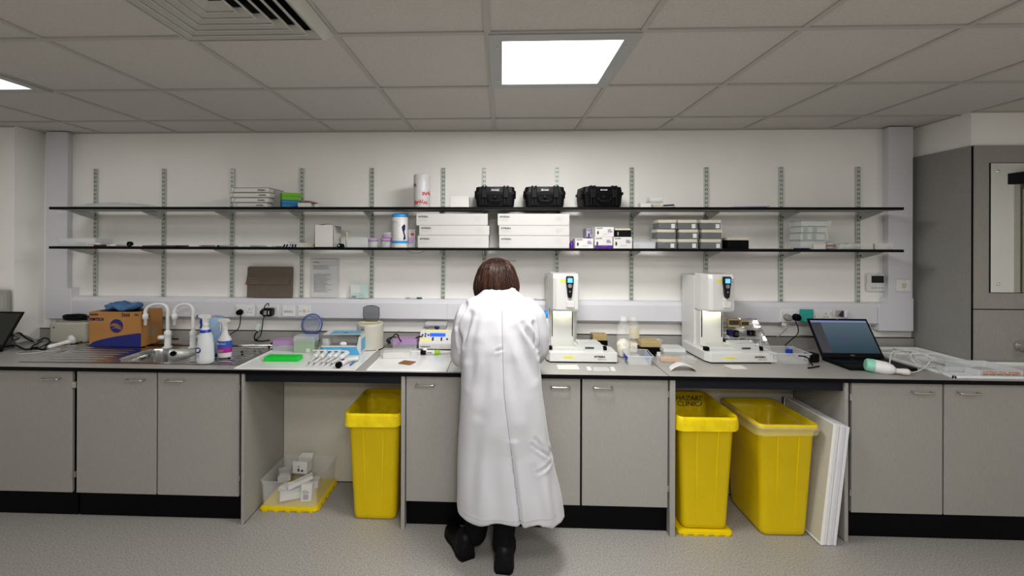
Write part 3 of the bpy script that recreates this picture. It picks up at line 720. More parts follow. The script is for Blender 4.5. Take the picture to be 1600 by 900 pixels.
# ============================================================ UNDER THE BENCH
def yellow_bin(loc, label, liner=1, rz=0, h=.64):
    t = thing('yellow_bin', label, 'bin', loc, rz, group='tall yellow plastic bins'); m = MB(); rg = []
    def rib(ring_, dz):
        return ring_
    for z, w_, d_, r in ((0,.235,.315,.03),(.008,.252,.332,.034),(.03,.257,.338,.034),(h-.06,.306,.392,.036),(h-.055,.312,.398,.036),(h-.03,.314,.40,.036),(h-.028,.336,.422,.038),(h-.008,.338,.424,.038),(h,.332,.418,.036),(h,.308,.394,.034),(h-.2,.290,.375,.034),(.02,.240,.32,.03)): rg.append(rr(w_,d_,r,z,0,0,6))
    m.loft(rg); m.build('bin_body', 'yellow', t)
    for s in (-1, 1):                             # raised vertical ribs on front and back faces
        for a, b in ((-.052,-.045),(.045,.052)):
            m = MB(); y0, y1 = .169, .196; m.add([(a,s*(y0-.003),.04),(b,s*(y0-.003),.04),(b*1.2,s*(y1-.003),h-.07),(a*1.2,s*(y1-.003),h-.07),(a,s*(y0+.003),.045),(b,s*(y0+.003),.045),(b*1.2,s*(y1+.0025),h-.075),(a*1.2,s*(y1+.0025),h-.075)], [(0,1,2,3),(4,5,6,7),(0,1,5,4),(1,2,6,5),(2,3,7,6),(3,0,4,7)]); m.build('rib', 'yellow', t)
    if liner:
        m = MB(); n = 28; rings = []
        big = liner == 1
        sk = .075 if big else .045
        def wob(rg_, amp, seed, zamp=0):
            return [(x*(1+amp*noise.noise(Vector((x*14,y*14,seed)))), y*(1+amp*noise.noise(Vector((x*14,y*14,seed+5)))), z+zamp*noise.noise(Vector((x*8,y*8,seed+9)))) for x, y, z in rg_]
        rings = [wob(rr(.352,.438,.04,h-sk,0,0,10),.03,1,.03), wob(rr(.350,.436,.04,h-sk*.55,0,0,10),.03,2), wob(rr(.345,.430,.04,h-.012,0,0,10),.015,3), wob(rr(.336,.422,.038,h+.004,0,0,10),.012,4,.004),
                 wob(rr(.318,.404,.036,h+.003,0,0,10),.012,5,.004), wob(rr(.298,.384,.036,h-.04,0,0,10),.03,6), wob(rr(.282,.36,.05,h-.16,0,0,10),.06,7), wob(rr(.22,.30,.08,h-.30,0,0,10),.08,8)]
        if not big: rings = [wob(rr(.350,.436,.04,h-.062,0,0,10),.02,1,.05), wob(rr(.346,.430,.04,h-.03,0,0,10),.01,2), wob(rr(.343,.428,.04,h-.012,0,0,10),.004,3), wob(rr(.320,.406,.036,h+.003,0,0,10),.004,5), wob(rr(.300,.385,.036,h-.05,0,0,10),.02,6)]
        m.loft(rings, cap=(False, big)); m.build('bin_liner', 'liner' if big else 'linerclear', t)
    return t
def yellow_lid(parent, w_, d_, z0, name='lid'):
    m = MB(); m.loft([rr(w_,d_,.02,z0,0,d_/2),rr(w_+.006,d_+.006,.02,z0+.008,0,d_/2),rr(w_,d_,.02,z0+.022,0,d_/2),rr(w_-.03,d_-.03,.015,z0+.026,0,d_/2)], smooth=False)
    for i in range(5):
        x = -w_/2+.035+(w_-.07)*i/4; m.box(x-.014,-.008,z0-.006+.006,x+.014,.004,z0+.014)
    for i in range(5):
        y = .035+(d_-.07)*i/4
        for s in (-1,1): m.box(s*(w_/2-.004)-.006 if s<0 else w_/2-.004, y-.014, z0, s*(w_/2)+ (.0 if s<0 else .008), y+.014, z0+.014)
    return m.build(name, 'yellow', parent, bevel=.0015, seg=1)
yellow_bin((X(582,2.52,700)+.004, 2.715, 0), 'tall yellow bin with folded liner, alone left of the person', 1)
lid = thing('crate_lid_tray', 'yellow crate lid with tabs lying under a yellow bin', 'lid', (X(1101,2.5,835),2.487,0)); yellow_lid(lid, .30, .40, 0)
yellow_bin((X(1100,2.5,700)+.008, 2.67, .0265), 'tall yellow bin with printed liner, standing on a yellow lid', 1, h=.645)
m = MB(); bp_ = (X(1100,2.5,700)+.008, 2.69)
b3 = [o for o in C.objects if o.name.startswith('yellow_bin') and o.get('label','').endswith('yellow lid')][0]
for nm, rx_, loc_ in (('BIOHAZARD', 0, (-.10,.183,.60)), ('CLINICAL', 0, (-.02,.178,.566))): txt(b3, nm, .045, loc_, 'print', rot=(PI/2+.0,0,0), name='liner_print')
yellow_bin((X(1226,2.5,700)+.0, 2.67, 0), 'tall yellow bin with clear liner, beside the leaning white boards', 2, rz=.02)
# leaning boards
bt = Vector((X(1303,2.47,650), 0, 0)); 
for i in range(5):
    xb = X(1283,2.432,850)-.004+.0168*i; xt = X(1319.8,2.4715,700)-.0865+.0168*i; h = .665-.004*i; lean = math.atan2(xt-xb, h)
    t = thing('framed_board', ['white framed board leaning in the knee space, nearest the yellow bins','white framed board leaning second in its row, counted from the bins','white framed board in the middle of the leaning row','white framed board leaning fourth in its row, counted from the bins','white framed board leaning last, against the right end panel'][i], 'board', (xb+.0005, 2.430+.004*(i % 2), .004), group='white framed boards leaning in the right knee space'); t.rotation_euler = (0, lean, 0)
    dd = .42
    MB().box(.003,.006,.006,.012,dd-.006,h-.006).build('board_face', 'panelcream' if i == 0 else 'white', t)
    m = MB(); m.box(0,0,0,.015,.009,h); m.box(0,dd-.009,0,.015,dd,h); m.box(0,.009,0,.015,dd-.009,.009); m.box(0,.009,h-.009,.015,dd-.009,h); m.build('frame', 'whitegloss' if i < 2 else 'trunk', t, bevel=.0015, seg=1)
    if i in (1, 3):
        o = subdiv_box(-.001,-.004,-.0,.017,dd,h+.002,8).build('plastic_wrap', 'film', t); crumple(o, .003, 22, i)
# clear storage box upside down lid as base
cb = W(449,797,y=2.60); fx0, fx1 = X(404,2.60,797), X(494,2.60,797)
t = thing('storage_box', 'clear plastic storage box on yellow base in the left knee space', 'box', ((fx0+fx1)/2+.004,2.60,0.0)); wbx = fx1-fx0
yellow_lid(t, wbx, .33, 0, 'base')
m = MB(); R2 = lambda w_, z: rr(w_, w_/wbx*.33, .02, z, 0, .165)
m.loft([R2(wbx-.02,.024),R2(wbx-.012,.15),R2(wbx+.002,.178),R2(wbx+.002,.182),R2(wbx-.006,.182),R2(wbx-.018,.15),R2(wbx-.026,.027)], cap=(False,False), smooth=False); m.build('box_wall', 'clear', t)
def carton(name, label, cat, loc, w_, d_, h_, m_='card', rz=0, rx=0, ry=0, group=None, parts=True, open_=False):
    t = thing(name, label, cat, loc, rz, group, rx, ry); b = MB()
    if open_:
        b.box(-w_/2,0,0,w_/2,.002,h_); b.box(-w_/2,d_-.002,0,w_/2,d_,h_); b.box(-w_/2,.002,0,-w_/2+.002,d_-.002,h_); b.box(w_/2-.002,.002,0,w_/2,d_-.002,h_); b.box(-w_/2,0,-.001,w_/2,d_,.001)
    else: b.box(-w_/2,0,0,w_/2,d_,h_)
    b.build('box_body', m_, t, bevel=.0012, seg=1)
    if parts and not open_:
        MB().box(-w_/2+.002,-.0006,h_*.80,w_/2-.002,.0,h_*.80+.0008).build('lid_edge', 'printlight', t)
    return t
c_ = (t.location.x, 2.60)
k = carton('small_carton', 'upright white open carton at the back inside the clear storage box', 'carton', (c_[0]-.025,c_[1]+.20,.125), .10,.07,.075, open_=True, rz=-.1, rx=-.08); m = MB(); m.box(-.01,-.001,.04,-.002,0,.046); m.box(-.012,-.001,.012,.0,0,.03); m.box(.012,-.001,.012,.026,0,.024); m.build('printed_text','print',k)
m = MB(); m.add([(-.05,.07,.075),(.05,.07,.075),(.048,.085,.10),(-.03,.085,.096)],[(0,1,2,3)]); m.build('flap','card',k,solid=.0015)
carton('small_carton', 'grey empty carton lying open at left in the clear box', 'carton', (c_[0]-.085,c_[1]+.12,.115), .075,.07,.045, 'cardgrey', open_=True, rz=.35, rx=.3)
k = carton('small_carton', 'long white carton tilted toward the right inside the clear box', 'carton', (c_[0]+.03,c_[1]+.11,.105), .15,.05,.022, rz=.45, ry=-.28)
k = carton('small_carton', 'white carton standing at right front inside the clear box', 'carton', (c_[0]+.085,c_[1]+.055,.03), .065,.06,.10, rz=.15, rx=-.2); lines(k,-.024,-.0012,.062,.045,4,.006,'print',.003); m=MB(); m.box(-.018,-.001,.012,.014,-.0002,.04); m.build('code_patch','printgrey',k)
k = carton('small_carton', 'white carton with a blue end, lying in front inside the clear box', 'carton', (c_[0]-.01,c_[1]+.05,.04), .12,.06,.035, rz=.5, ry=.05); MB().box(.0595,.004,.003,.0606,.056,.032).build('label','navy',k)
carton('small_carton', 'flat white carton at left bottom inside the clear box', 'carton', (c_[0]-.06,c_[1]+.10,.05), .13,.08,.02, rz=-.25, ry=.15)
carton('small_carton', 'white carton lying under the tilted one inside the clear box', 'carton', (c_[0]+.045,c_[1]+.17,.04), .13,.07,.045, rz=.2)
# ============================================================ BENCH ITEMS
def at(px, py): return W(px, py, z=ZB)
def sc(px, y, n): return n*y/F                      # n pixels at depth y, in metres
def cable(name, label, pts, r=.003, m='rubber', group=None, cat='cable'):
    o = MB().tube(cr(pts,7), r, 7).build(name, m); return tag(o, label, cat, group)
# white bench trays with raised lips
def mat_tray(name, label, x0, x1, y0, y1):
    t = thing(name, label, 'tray', (x0,y0,ZB+.0005)); w_, d_ = x1-x0, y1-y0
    MB().box(.004,.004,0,w_-.004,d_-.004,.0025).build('tray_floor', 'whitegloss', t)
    m = MB(); l = .009; H_ = .0075
    m.box(0,0,0,w_,l,H_); m.box(0,d_-l,0,w_,d_,H_); m.box(0,l,0,l,d_-l,H_); m.box(w_-l,l,0,w_,d_-l,H_); m.build('lip', 'whitegloss', t, bevel=.003)
    return t
p0, p1 = at(366,576.5), at(555,579.5); mt1 = mat_tray('bench_tray', 'flat white bench tray carrying the green rack and pipettes', p0.x, p1.x, 2.475, 3.02)
q0, q1 = at(572,579.5), at(698,582); mat_tray('bench_tray', 'flat white bench tray carrying the brown square', q0.x, q1.x, 2.475, 2.93)
mat_tray('bench_tray', 'flat white bench tray mostly hidden behind the person', q1.x+.004, q1.x+.35, 2.475, 2.93)
ZT = ZB+.0035
# white moulded tray, right
xa = at(1475,587.5).x; t = thing('drip_tray', 'large white L-shaped moulded tray running behind laptop to the tap', 'tray', (0,0,ZB+.0005))
xr2 = XR-.03; ycor = YW-.03
def sidex(y): return WRX+(PRX-WRX)*(YW-y)/(YW-PRY)-.016
poly = [(xa,2.488),(xr2,2.488),(xr2,PRY-.022),(PRX-.012,PRY-.022),(sidex(3.16),3.16),(xa,3.16)]
m = MB(); m.prism(poly, 0, .004, 'z'); m.build('tray_floor', 'whitegloss', t)
m = MB()
for (ax, ay), (bx_, by_) in zip(poly, poly[1:]+poly[:1]):
    dv = Vector((bx_-ax, by_-ay, 0)); nn = Vector((-dv.y, dv.x, 0)).normalized()*.014
    m.prism([(ax,ay),(bx_,by_),(bx_+nn.x,by_+nn.y),(ax+nn.x,ay+nn.y)], 0, .017, 'z')
m.box(xa+.014,3.02,.0,sidex(3.02)-.01,3.032,.012)
m.build('lip', 'whitegloss', t, bevel=.002)
# laptop at far left edge
def laptop(loc, rz, label, w_=.34, d_=.24, open_=1.85, scr=True):
    t = thing('laptop', label, 'laptop', loc, rz); 
    MB().box(-w_/2,0,.002,w_/2,d_,.019).build('base', 'blackcase', t, bevel=.004)
    m = MB()
    for r_ in range(5):
        for c in range(13): m.box(-w_/2+.022+c*.0232,.095+r_*.0235,.0188,-w_/2+.042+c*.0232,.115+r_*.0235,.0205)
    m.build('keyboard', 'blackgloss', t); MB().box(-.05,.015,.0189,.05,.078,.0196).build('trackpad', 'rubber', t)
    H_ = .262; l = bpy.data.objects.new('display', None); C.objects.remove if 0 else None
    bpy.data.objects.remove(l)
    T = Matrix.Translation((0,d_-.006,.02)) @ Matrix.Rotation(-(open_-PI/2),4,'X')
    def part(n, b, mt, par=t, **k):
        o = b.build(n, mt, par, **k); o.matrix_local = T; return o
    sc_ = part('screen_housing', MB().box(-w_/2,0,0,w_/2,.008,H_), 'blackcase', bevel=.003)
    o = MB().box(-w_/2+.013,-.0012,.028,w_/2-.013,.0,H_-.014).build('screen', 'laptopscreen' if scr else 'screendark', sc_)
    if scr:
        MB().box(-w_/2+.014,-.0018,.029,-w_/2+.075,-.0013,H_-.03).build('screen_sidebar', mat('sidebar',(.03,.03,.035),.3,emis=(.06,.06,.07),es=.6), sc_)
        MB().box(-w_/2+.014,-.0018,H_-.028,w_/2-.014,-.0013,H_-.015).build('screen_topbar', mat('topbar',(.1,.12,.2),.3,emis=(.16,.2,.36),es=.7), sc_)
        MB().box(-.045,-.0018,.095,.012,-.0013,.130).build('screen_window', mat('swin',(.04,.05,.08),.3,emis=(.05,.06,.10),es=.7), sc_)
        txt(sc_, 'DELL', .012, (-.012,-.0008,.010), 'printlight')
        MB().box(-.003,-.0006,H_-.009,.003,0,H_-.004).build('webcam', 'chrome', sc_)
    return t
lp = laptop((0,0,ZB), 0, 'open black laptop showing a desktop on the right worktop', w_=.385, d_=.225, open_=2.13)
pa_, pb_ = at(1262,563+10), at(1340,577)
lp.location = (X(1381,2.62,578), 2.62, ZB+.0005); lp.rotation_euler = (0,0,.0)
l2 = laptop((X(3,2.78,535)-.172, 2.55, ZB+.0005), 0, 'dark open laptop cut off by the left edge of the photo', scr=False, open_=2.1)
bpy.data.objects
m = MB(); xg = X(12,2.97,470); zg = Z(6,453,2.97)
t = thing('grey_case', 'pale grey-green upright case at the left edge behind the laptop', 'case', (xg-.16,2.955,ZB+.0)); MB().box(-.16,0,0,.16,.04,zg-ZB).build('case_body', mat('greygreen',(.38,.41,.38),.5), t, bevel=.008); MB().box(.05,-.002,.03,.15,.0,zg-ZB-.03).build('recessed_panel', 'cardgrey', t)
# beige power supply with strap cable
p = at(76,528.5)
t = thing('beige_instrument', 'small beige benchtop instrument with black cable bundle on top, in left corner', 'instrument', (X(75,3.04,510),3.035,ZB)); w_ = X(134,3.04,510)-X(75,3.04,510)
m = MB(); zt_ = .150
m.loft([rr(w_*f,.105*f,.028,z,w_/2,.055) for f, z in ((.97,.006),(1,.02),(1,zt_-.012),(.96,zt_))], smooth=False); m.build('housing', 'beige', t)
MB().box(.035,-.004+.01,.05,.06,.012,.135).build('switch_panel', 'black', t)
m = MB(); m.xf = Matrix.Translation((.0475,.005,.112)) @ Matrix.Rotation(PI/2,4,'X'); m.lathe([(.006,0),(.006,.003)],0,0,12); m.build('knob', 'metal', t)
MB().box(.041,.003,.065,.054,.006,.095).build('rocker', 'metal', t, bevel=.002)
m = MB(); m.loft([rr(w_-.05,.085,.03,zt_,w_/2,.055),rr(w_-.09,.06,.02,zt_+.012,w_/2,.055)]); m.build('lid', 'panelgrey', t)
px_, py_ = t.location.x, t.location.y
pts = []
for i in range(46): a = i/46*2*PI*4; pts.append((px_+.16+.080*math.cos(a)+.008*random.uniform(-1,1), py_+.045+.030*math.sin(a), ZB+zt_+.016+.010*i/15+.012*math.sin(a*.5+1)))
cable('cable_bundle', 'coiled black cable bundle lying on the small beige instrument', pts, .006)
cable('cable', 'black cable hanging from the beige instrument to the bench', [(px_+.20,py_+.07,ZB+.16),(px_+.245,py_+.07,ZB+.13),(px_+.262,py_+.05,ZB+.05),(px_+.25,py_-.01,ZB+.006),(px_+.19,py_-.06,ZB+.005),(px_+.12,py_-.07,ZB+.005)], .004)
# cable jumble
def cab2(lb, pl, r, m_, name='cable', zz=.006, amp=0):
    pts = []
    for i, q_ in enumerate(pl):
        a = at(q_[0], q_[1]); z = q_[2] if len(q_) > 2 else zz
        s = (CZ-(ZB+z))/(CZ-ZB); pts.append((a.x*s, a.y*s, ZB+z))
    return cable(name, lb, pts, r, m_)
cab2('thick grey cable looping in the far left corner', [(14,533,.01),(30,528,.05),(22,522,.08),(45,527,.03),(58,538,.012),(46,545,.01),(30,540,.02),(20,532,.03)], .007, 'panelgrey')
cab2('black cable snaking past the left laptop', [(2,528,.01),(18,524,.06),(30,520,.08),(40,528,.03),(55,534,.01),(70,528,.02),(78,534,.01),(60,544,.008),(48,546,.008),(52,540,.02),(66,533,.03)], .0045, 'rubber')
cab2('dark cable lying along the bench in the left corner', [(5,542,.01),(25,540,.03),(40,546,.02),(55,543,.015),(68,546,.012),(75,538,.008)], .006, 'rubber')
cab2('thin white cable trailing from the white hand scanner', [(118,533,.03),(104,540,.005),(80,546,.004),(60,551,.004),(30,553,.004),(26,551,.004),(45,547,.004),(75,549,.004),(95,545,.004),(66,545,.004),(72,541,.004),(100,541,.004),(120,539,.004)], .0022, 'white')
a = at(33,543.5); t = thing('usb_plug', 'white plug end of the thin cable at left', 'plug', (a.x-.02,a.y,ZB)); MB().box(-.02,-.007,.001,.03,.007,.011).build('plug_body','white',t,bevel=.002); MB().box(-.034,-.005,.003,-.02,.005,.009).build('connector','metal',t)
# hand scanner white (left)
a = at(74,547); b_ = at(110,540.5); t = thing('hand_scanner', 'white handheld scanner lying beside the small beige instrument', 'scanner', (a.x,a.y,ZB), math.atan2(b_.y-a.y,b_.x-a.x))
L_ = (b_-a).length; t.scale = (.85,.85,.85)
m = MB(); m.xf = Matrix.Translation((0,0,.022)) @ Matrix.Rotation(PI/2,4,'Y') @ Matrix.Rotation(-.12,4,'Y'); m.lathe([(.012,-.0),(.02,.01),(.021,.05),(.018,.09),(.023,.13),(.026,.15)],0,0,18,sx=.8); m.build('handle','whitegloss',t)
m = MB(); m.xf = Matrix.Translation((.155,0,.05)) @ Matrix.Rotation(PI/2-.35,4,'Y'); m.lathe([(.022,-.02),(.036,-.008),(.040,.006),(.036,.016),(.02,.02)],0,0,24); m.build('scanner_head','white',t)
m = MB(); m.ell((.045,0,.038),(.016,.008,.006)); m.build('button','beige',t)
# KIMTECH box
yk = 2.93; kx0, kx1 = X(139,yk,541), X(220.5,yk,541); kz = ZB+.004; kh = Z(180,488,yk)-kz; w_ = kx1-kx0; dk = .19
t = thing('wipes_box', 'orange and blue wipes carton on the sink drainer, blue wipe poking out', 'box', (kx0,yk,kz+.002)); MB().box(0,0,0,w_,dk,kh).build('carton','orange',t,bevel=.002)
wave = [(0,0)]+[(w_,0)]+[(w_,kh*.40)]+[(w_*(1-u), kh*(.40*(1-u)**.0 - .0) if 0 else kh*(.03+.38*(1-u)**.55 if u<1 else .03)) for u in [i/14 for i in range(1,15)]]
m = MB(); m.add([(x,-.0012,z) for x, z in wave], [tuple(range(len(wave)))]); m.build('blue_wave','navy',t)
m = MB(); m.xf = Matrix.Translation((w_*.53,-.0014,kh*.60)) @ Matrix.Rotation(PI/2,4,'X'); m.lathe([(.047,-.0003),(.047,.0005)],0,0,32); lg = m.build('emblem','navy',t)
m = MB()
for k_, (x0_, z0_, s_) in enumerate(((-.058,-.010,1),(-.05,.002,.9),(-.036,-.022,.8))):
    pts = [(w_*.53+x0_+u*.105*s_, -.0028-.0003*k_, kh*.60+z0_+.014*math.sin(u*PI*1.3)*s_) for u in [i/10 for i in range(11)]]
    vs = [(x,y,z-.0045*s_*math.sin(PI*i/10)) for i,(x,y,z) in enumerate(pts)]+[(x,y,z+.0045*s_*math.sin(PI*i/10)+.0004) for i,(x,y,z) in enumerate(pts)]
    m.add(vs, [(i,i+1,12+i,11+i) for i in range(10)])
m.build('hand_motif','orange',lg)
txt(t,'7644',.036,(w_*.62,-.0014,kh*.865),'print',bold=.0012,sx=.85,name='box_number'); txt(t,'8888',.018,(w_*.87,-.0014,kh*.90),'print',bold=.0005,sx=.8,name='box_number_small')
txt(t,'KIMTECH',.027,(.006,-.0014,kh*.75),'navydark',bold=.0012,sx=.9,name='brand_lettering')
MB().box(.006,-.0012,kh*.90,.065,-.0004,kh*.945).build('print_bar','print',t); lines(t,.006,-.0014,kh*.62,w_*.3,8,.010,'kraft',.0014,seed=4)
m = MB(); m.box(w_+.0002,.05,kh*.25,w_+.001,.14,kh*.52); m.build('side_window','kraft',t); m = MB(); m.box(w_+.0002,.0,kh*.60,w_+.001,dk,kh*.61); m.build('side_tape','kraft',t)
m = MB(); m.box(w_+.0002,.02,kh*.80,w_+.001,.07,kh*.86); m.box(w_+.0002,.02,kh*.90,w_+.001,.05,kh*.94); m.build('side_print','print',t)
m = MB(); m.prism([(0.06,.02),(w_-.06,.02),(w_-.03,.06),(w_-.06,.15),(.06,.15),(.03,.06)], kh, kh+.0012, 'z'); m.build('opening','black',t)
b = MB(); b.ell((w_*.49,.08,kh+.022),(.125,.055,.042),30,16); o = b.build('wipe','bluewipe',t); crumple(o,.030,16,3); crumple(o,.008,50,5)
for v in o.data.vertices:
    if v.co.z < kh+.003: v.co.z = kh+.003
    if v.co.x > w_*.7: v.co.z += (v.co.x-w_*.7)*.5
# green item behind
a = at(247,531); t = thing('green_scourer', 'green scouring pad behind the taps, by the orange box', 'scourer', (a.x,a.y,ZB)); o = subdiv_box(-.05,-.03,0,.05,.03,.02).build('pad',mat('greenpad',(.01,.22,.08),.9,noise_s=200,amt=.3),t); crumple(o,.004,40)
cable('cable', 'black cable on the bench behind the two swan neck taps', [tuple(at(262,527)+Vector((0,0,.03))),tuple(at(272,531)+Vector((0,0,.008))),tuple(at(288,529.5)+Vector((0,0,.008))),tuple(at(312,527)+Vector((0,0,.01))),tuple(at(330,530)+Vector((0,0,.006)))], .0035)
# spray bottles
def sprayhead(t, z, m1, m2, s=1, ang=0):
    R = Matrix.Translation((0,0,z)) @ Matrix.Rotation(ang,4,'Z') @ Matrix.Scale(s,4); m = MB(); m.xf = R
    m.lathe([(.014,0),(.017,.004),(.017,.020),(.012,.024)],0,0,20); m.prism([(-.012,.02),(.012,.02),(.014,.045),(.030,.050),(.032,.062),(.018,.074),(-.012,.076),(-.040,.070),(-.042,.056),(-.016,.048)],-.011,.011,'y'); m.build('spray_head',m1,t,bevel=.003)
    m = MB(); m.xf = R; m.prism([(-.052,.058),(-.040,.056),(-.040,.070),(-.052,.068)],-.008,.008,'y'); m.build('nozzle',m2,t,bevel=.002)
    m = MB(); m.xf = R; m.prism([(-.014,.052),(-.026,.052),(-.034,.030),(-.030,.004),(-.036,-.012),(-.029,-.014),(-.022,.004),(-.024,.028)],-.006,.006,'y'); m.build('trigger',m2,t,bevel=.002)
yb = 2.66
a = at(313.5,571); t = thing('spray_bottle', 'tall white spray bottle with blue trigger and round blue logo', 'bottle', (a.x,a.y+.042,ZB+.004))
m = MB(); m.loft([[(sx_*c, sy_*s_, z) for c, s_ in [(math.cos(2*PI*k/28), math.sin(2*PI*k/28)) for k in range(28)]] for sx_, sy_, z in ((.040,.034,0),(.049,.040,.006),(.051,.041,.03),(.047,.039,.11),(.038,.034,.165),(.026,.026,.20),(.020,.020,.215),(.0165,.0165,.222))]); m.build('bottle_body','hdpe',t)
m = MB(); m.lathe([(.0315,.188),(.026,.204)],0,0,28,cap=(False,False),sx=1.03,sy=1.03); m.build('blue_band','blueplastic',t)
sprayhead(t,.222,'white','blueplastic',1,0)
m = MB(); m.xf = Matrix.Translation((-.018,-.0395,.085)) @ Matrix.Rotation(PI/2,4,'X'); m.lathe([(.017,-.0),(.017,.002)],0,0,28,sx=1); lg = m.build('emblem','navy',t)
m = MB(); m.ell((-.018,-.0420,.090),(.012,.0008,.005)); m.ell((-.020,-.0420,.081),(.010,.0008,.004)); m.build('emblem_motif','white',lg); lines(t,-.036,-.0395,.055,.035,3,.007,'navy',.002,seed=2)
a = at(345,561.5); t = thing('spray_bottle', 'shorter white spray bottle with blue and magenta label', 'bottle', (a.x,a.y+.04,ZB+.004))
m = MB(); pr = [(.036,0),(.0405,.005),(.0415,.015),(.0415,.11),(.036,.125),(.022,.145),(.018,.165),(.0155,.178)]; m.lathe(pr,0,0,30,sy=.8); m.build('bottle_body','white',t)
m = MB(); m.lathe([(.0423,.066),(.0423,.108)],0,0,30,cap=(False,False),sy=.81); m.build('label_upper','bluelabel',t); m = MB(); m.lathe([(.0424,.034),(.0424,.066)],0,0,30,cap=(False,False),sy=.81); m.build('label_lower','magenta',t)
txt(t,'Bio Guard',.013,(-.027,-.0352,.088),'printwhite',bold=.0004,name='label_lettering'); lines(t,-.024,-.0352,.05,.045,2,.008,'printwhite',.002,seed=5); sprayhead(t,.176,'white','white',.95,0)
# blue roll
a = at(334,561); t = thing('paper_roll', 'pale blue paper towel roll standing behind the two spray bottles', 'paper roll', (X(333.5,2.83,520),2.83,ZB+.004)); zz = Z(334,496,2.83)-ZB
m = MB(); m.lathe([(.022,zz-.004),(.054,zz),(.056,zz-.002),(.056,0),(.022,0)],0,0,36); m.build('roll','bluewipepale',t); m = MB(); m.lathe([(.021,.0),(.021,zz-.001),(.017,zz-.001),(.017,0)],0,0,20); m.build('core','cardgrey',t)
# green microplate rack
y0 = at(440,566).y; t = thing('tube_rack', 'bright green perforated tube rack on white tray', 'rack', (at(438.5,566).x,y0,ZT), .02); w_ = .215; d_ = .075
m = MB(); m.loft([rr(w_*f,d_*f,.008,z,0,d_/2) for f, z in ((.96,0),(1,.004),(1,.022),(.985,.026))], smooth=False); m.build('rack_body','green',t)
m = MB()
for i in range(16):
    for j in range(5): m.lathe([(.0045,.0262),(.0052,.0275),(.0035,.0277)],-w_/2+.014+i*.0125,.010+j*.0137,8)
m.build('tube_cups','green',t)
m = MB()
for i in range(26): m.box(-w_/2+.008+i*.008,-.0015,.004,-w_/2+.011+i*.008,.002,.021)
m.build('front_ribs','green',t)
# tip boxes
def tipbox(name, label, px0, px1, pyb, pyt, base, lid, rz=0, d_=.085, hl=.3, sh=0, group=None, z=ZT):
    y_ = W((px0+px1)/2, pyb, z=z).y; x0, x1 = X(px0,y_,pyb), X(px1,y_,pyb); h = Z(px0,pyt,y_)-z; w_ = x1-x0
    t = thing(name, label, 'tip box', ((x0+x1)/2,y_,z), rz, group)
    m = MB(); m.loft([rr(w_*.94,d_*.94,.008,0,0,d_/2),rr(w_*.97,d_*.97,.008,h*(1-hl),0,d_/2)], smooth=False); m.build('box_base',base,t)
    m = MB(); m.loft([rr(w_,d_,.008,h*(1-hl),0,d_/2),rr(w_,d_,.008,h*(1-hl)+.004,0,d_/2),rr(w_*.97,d_*.97,.008,h*(1-hl)+.005,0,d_/2),rr(w_*.94,d_*.94,.01,h,0,d_/2)], smooth=False); m.build('box_lid',lid,t)
    return t, w_, h
tipbox('pipette_tip_box','lilac-lidded clear tip box behind the green rack',424,462,549,532,'clearfrost','lilac',hl=.45,d_=.09)
t, w_, h = tipbox('pipette_tip_box','clear tip box of pale green tips with a white square sticker',457,491,551.5,526,'greentips','clearfrost',hl=.3,d_=.09); MB().box(w_*.5-.055,-.0006+.003,.003,w_*.5-.030,.0,.030).build('sticker','white',t)
m = MB()
for i in range(8): m.box(-w_/2+.012+i*.0145,.0015,.006,-w_/2+.018+i*.0145,.003,h*.6)
m.build('tips','greentips',t)
# mini centrifuge with round blue lid
a = at(479,541); t = thing('mini_centrifuge', 'small centrifuge with raised round blue translucent lid', 'centrifuge', (a.x,a.y+.05,ZB+.004))
m = MB(); m.lathe([(.05,0),(.056,.004),(.056,.035),(.05,.05),(.04,.055)],0,.02,28); m.build('housing','blueplastic',t)
zc = Z(479,509,a.y+.06)-ZB; rl = sc(0,a.y+.06,16.5)
m = MB(); m.xf = Matrix.Translation((0,.035,zc)) @ Matrix.Rotation(PI/2-.15,4,'X'); m.lathe([(rl,-.004),(rl*1.0,.004),(rl*.96,.012),(rl*.7,.020),(rl*.01,.023)],0,0,32,cap=(False,False)); o = m.build('lid','lensblue',t)
m = MB(); m.xf = Matrix.Translation((0,.035,zc)) @ Matrix.Rotation(PI/2-.15,4,'X'); m.lathe([(rl+.002,-.005),(rl+.004,0),(rl+.002,.005),(rl-.004,.003),(rl-.004,-.003),(rl+.002,-.005)],0,0,36,cap=(False,False)); m.lathe([(rl*.80,.004),(rl*.82,.010),(rl*.78,.010),(rl*.80,.004)],0,0,36,cap=(False,False)); m.build('lid_rim','bluelabel',o)
m = MB(); m.prism([(-.045,.05),(.045,.05),(.035,zc-rl+.02),(-.035,zc-rl+.02)],.02,.04,'y'); m.build('hinge','blueplastic',t,bevel=.006)
cable('cable','black cable arching left of the round blue lid',[tuple(at(450,530)+Vector((0,0,.0))),tuple(at(452,530)+Vector((0,0,.03))),tuple(at(460,530)+Vector((0,0,.055))),tuple(at(470,532)+Vector((0,.02,.045)))],.003)
cable('cable','black cable loop right of the round blue lid',[tuple(at(486,534)+Vector((0,.03,.05))),tuple(at(496,532)+Vector((0,0,.045))),tuple(at(499,536)+Vector((0,0,.02))),tuple(at(493,540)+Vector((0,0,.006))),tuple(at(491,546)+Vector((0,0,.006)))],.003)
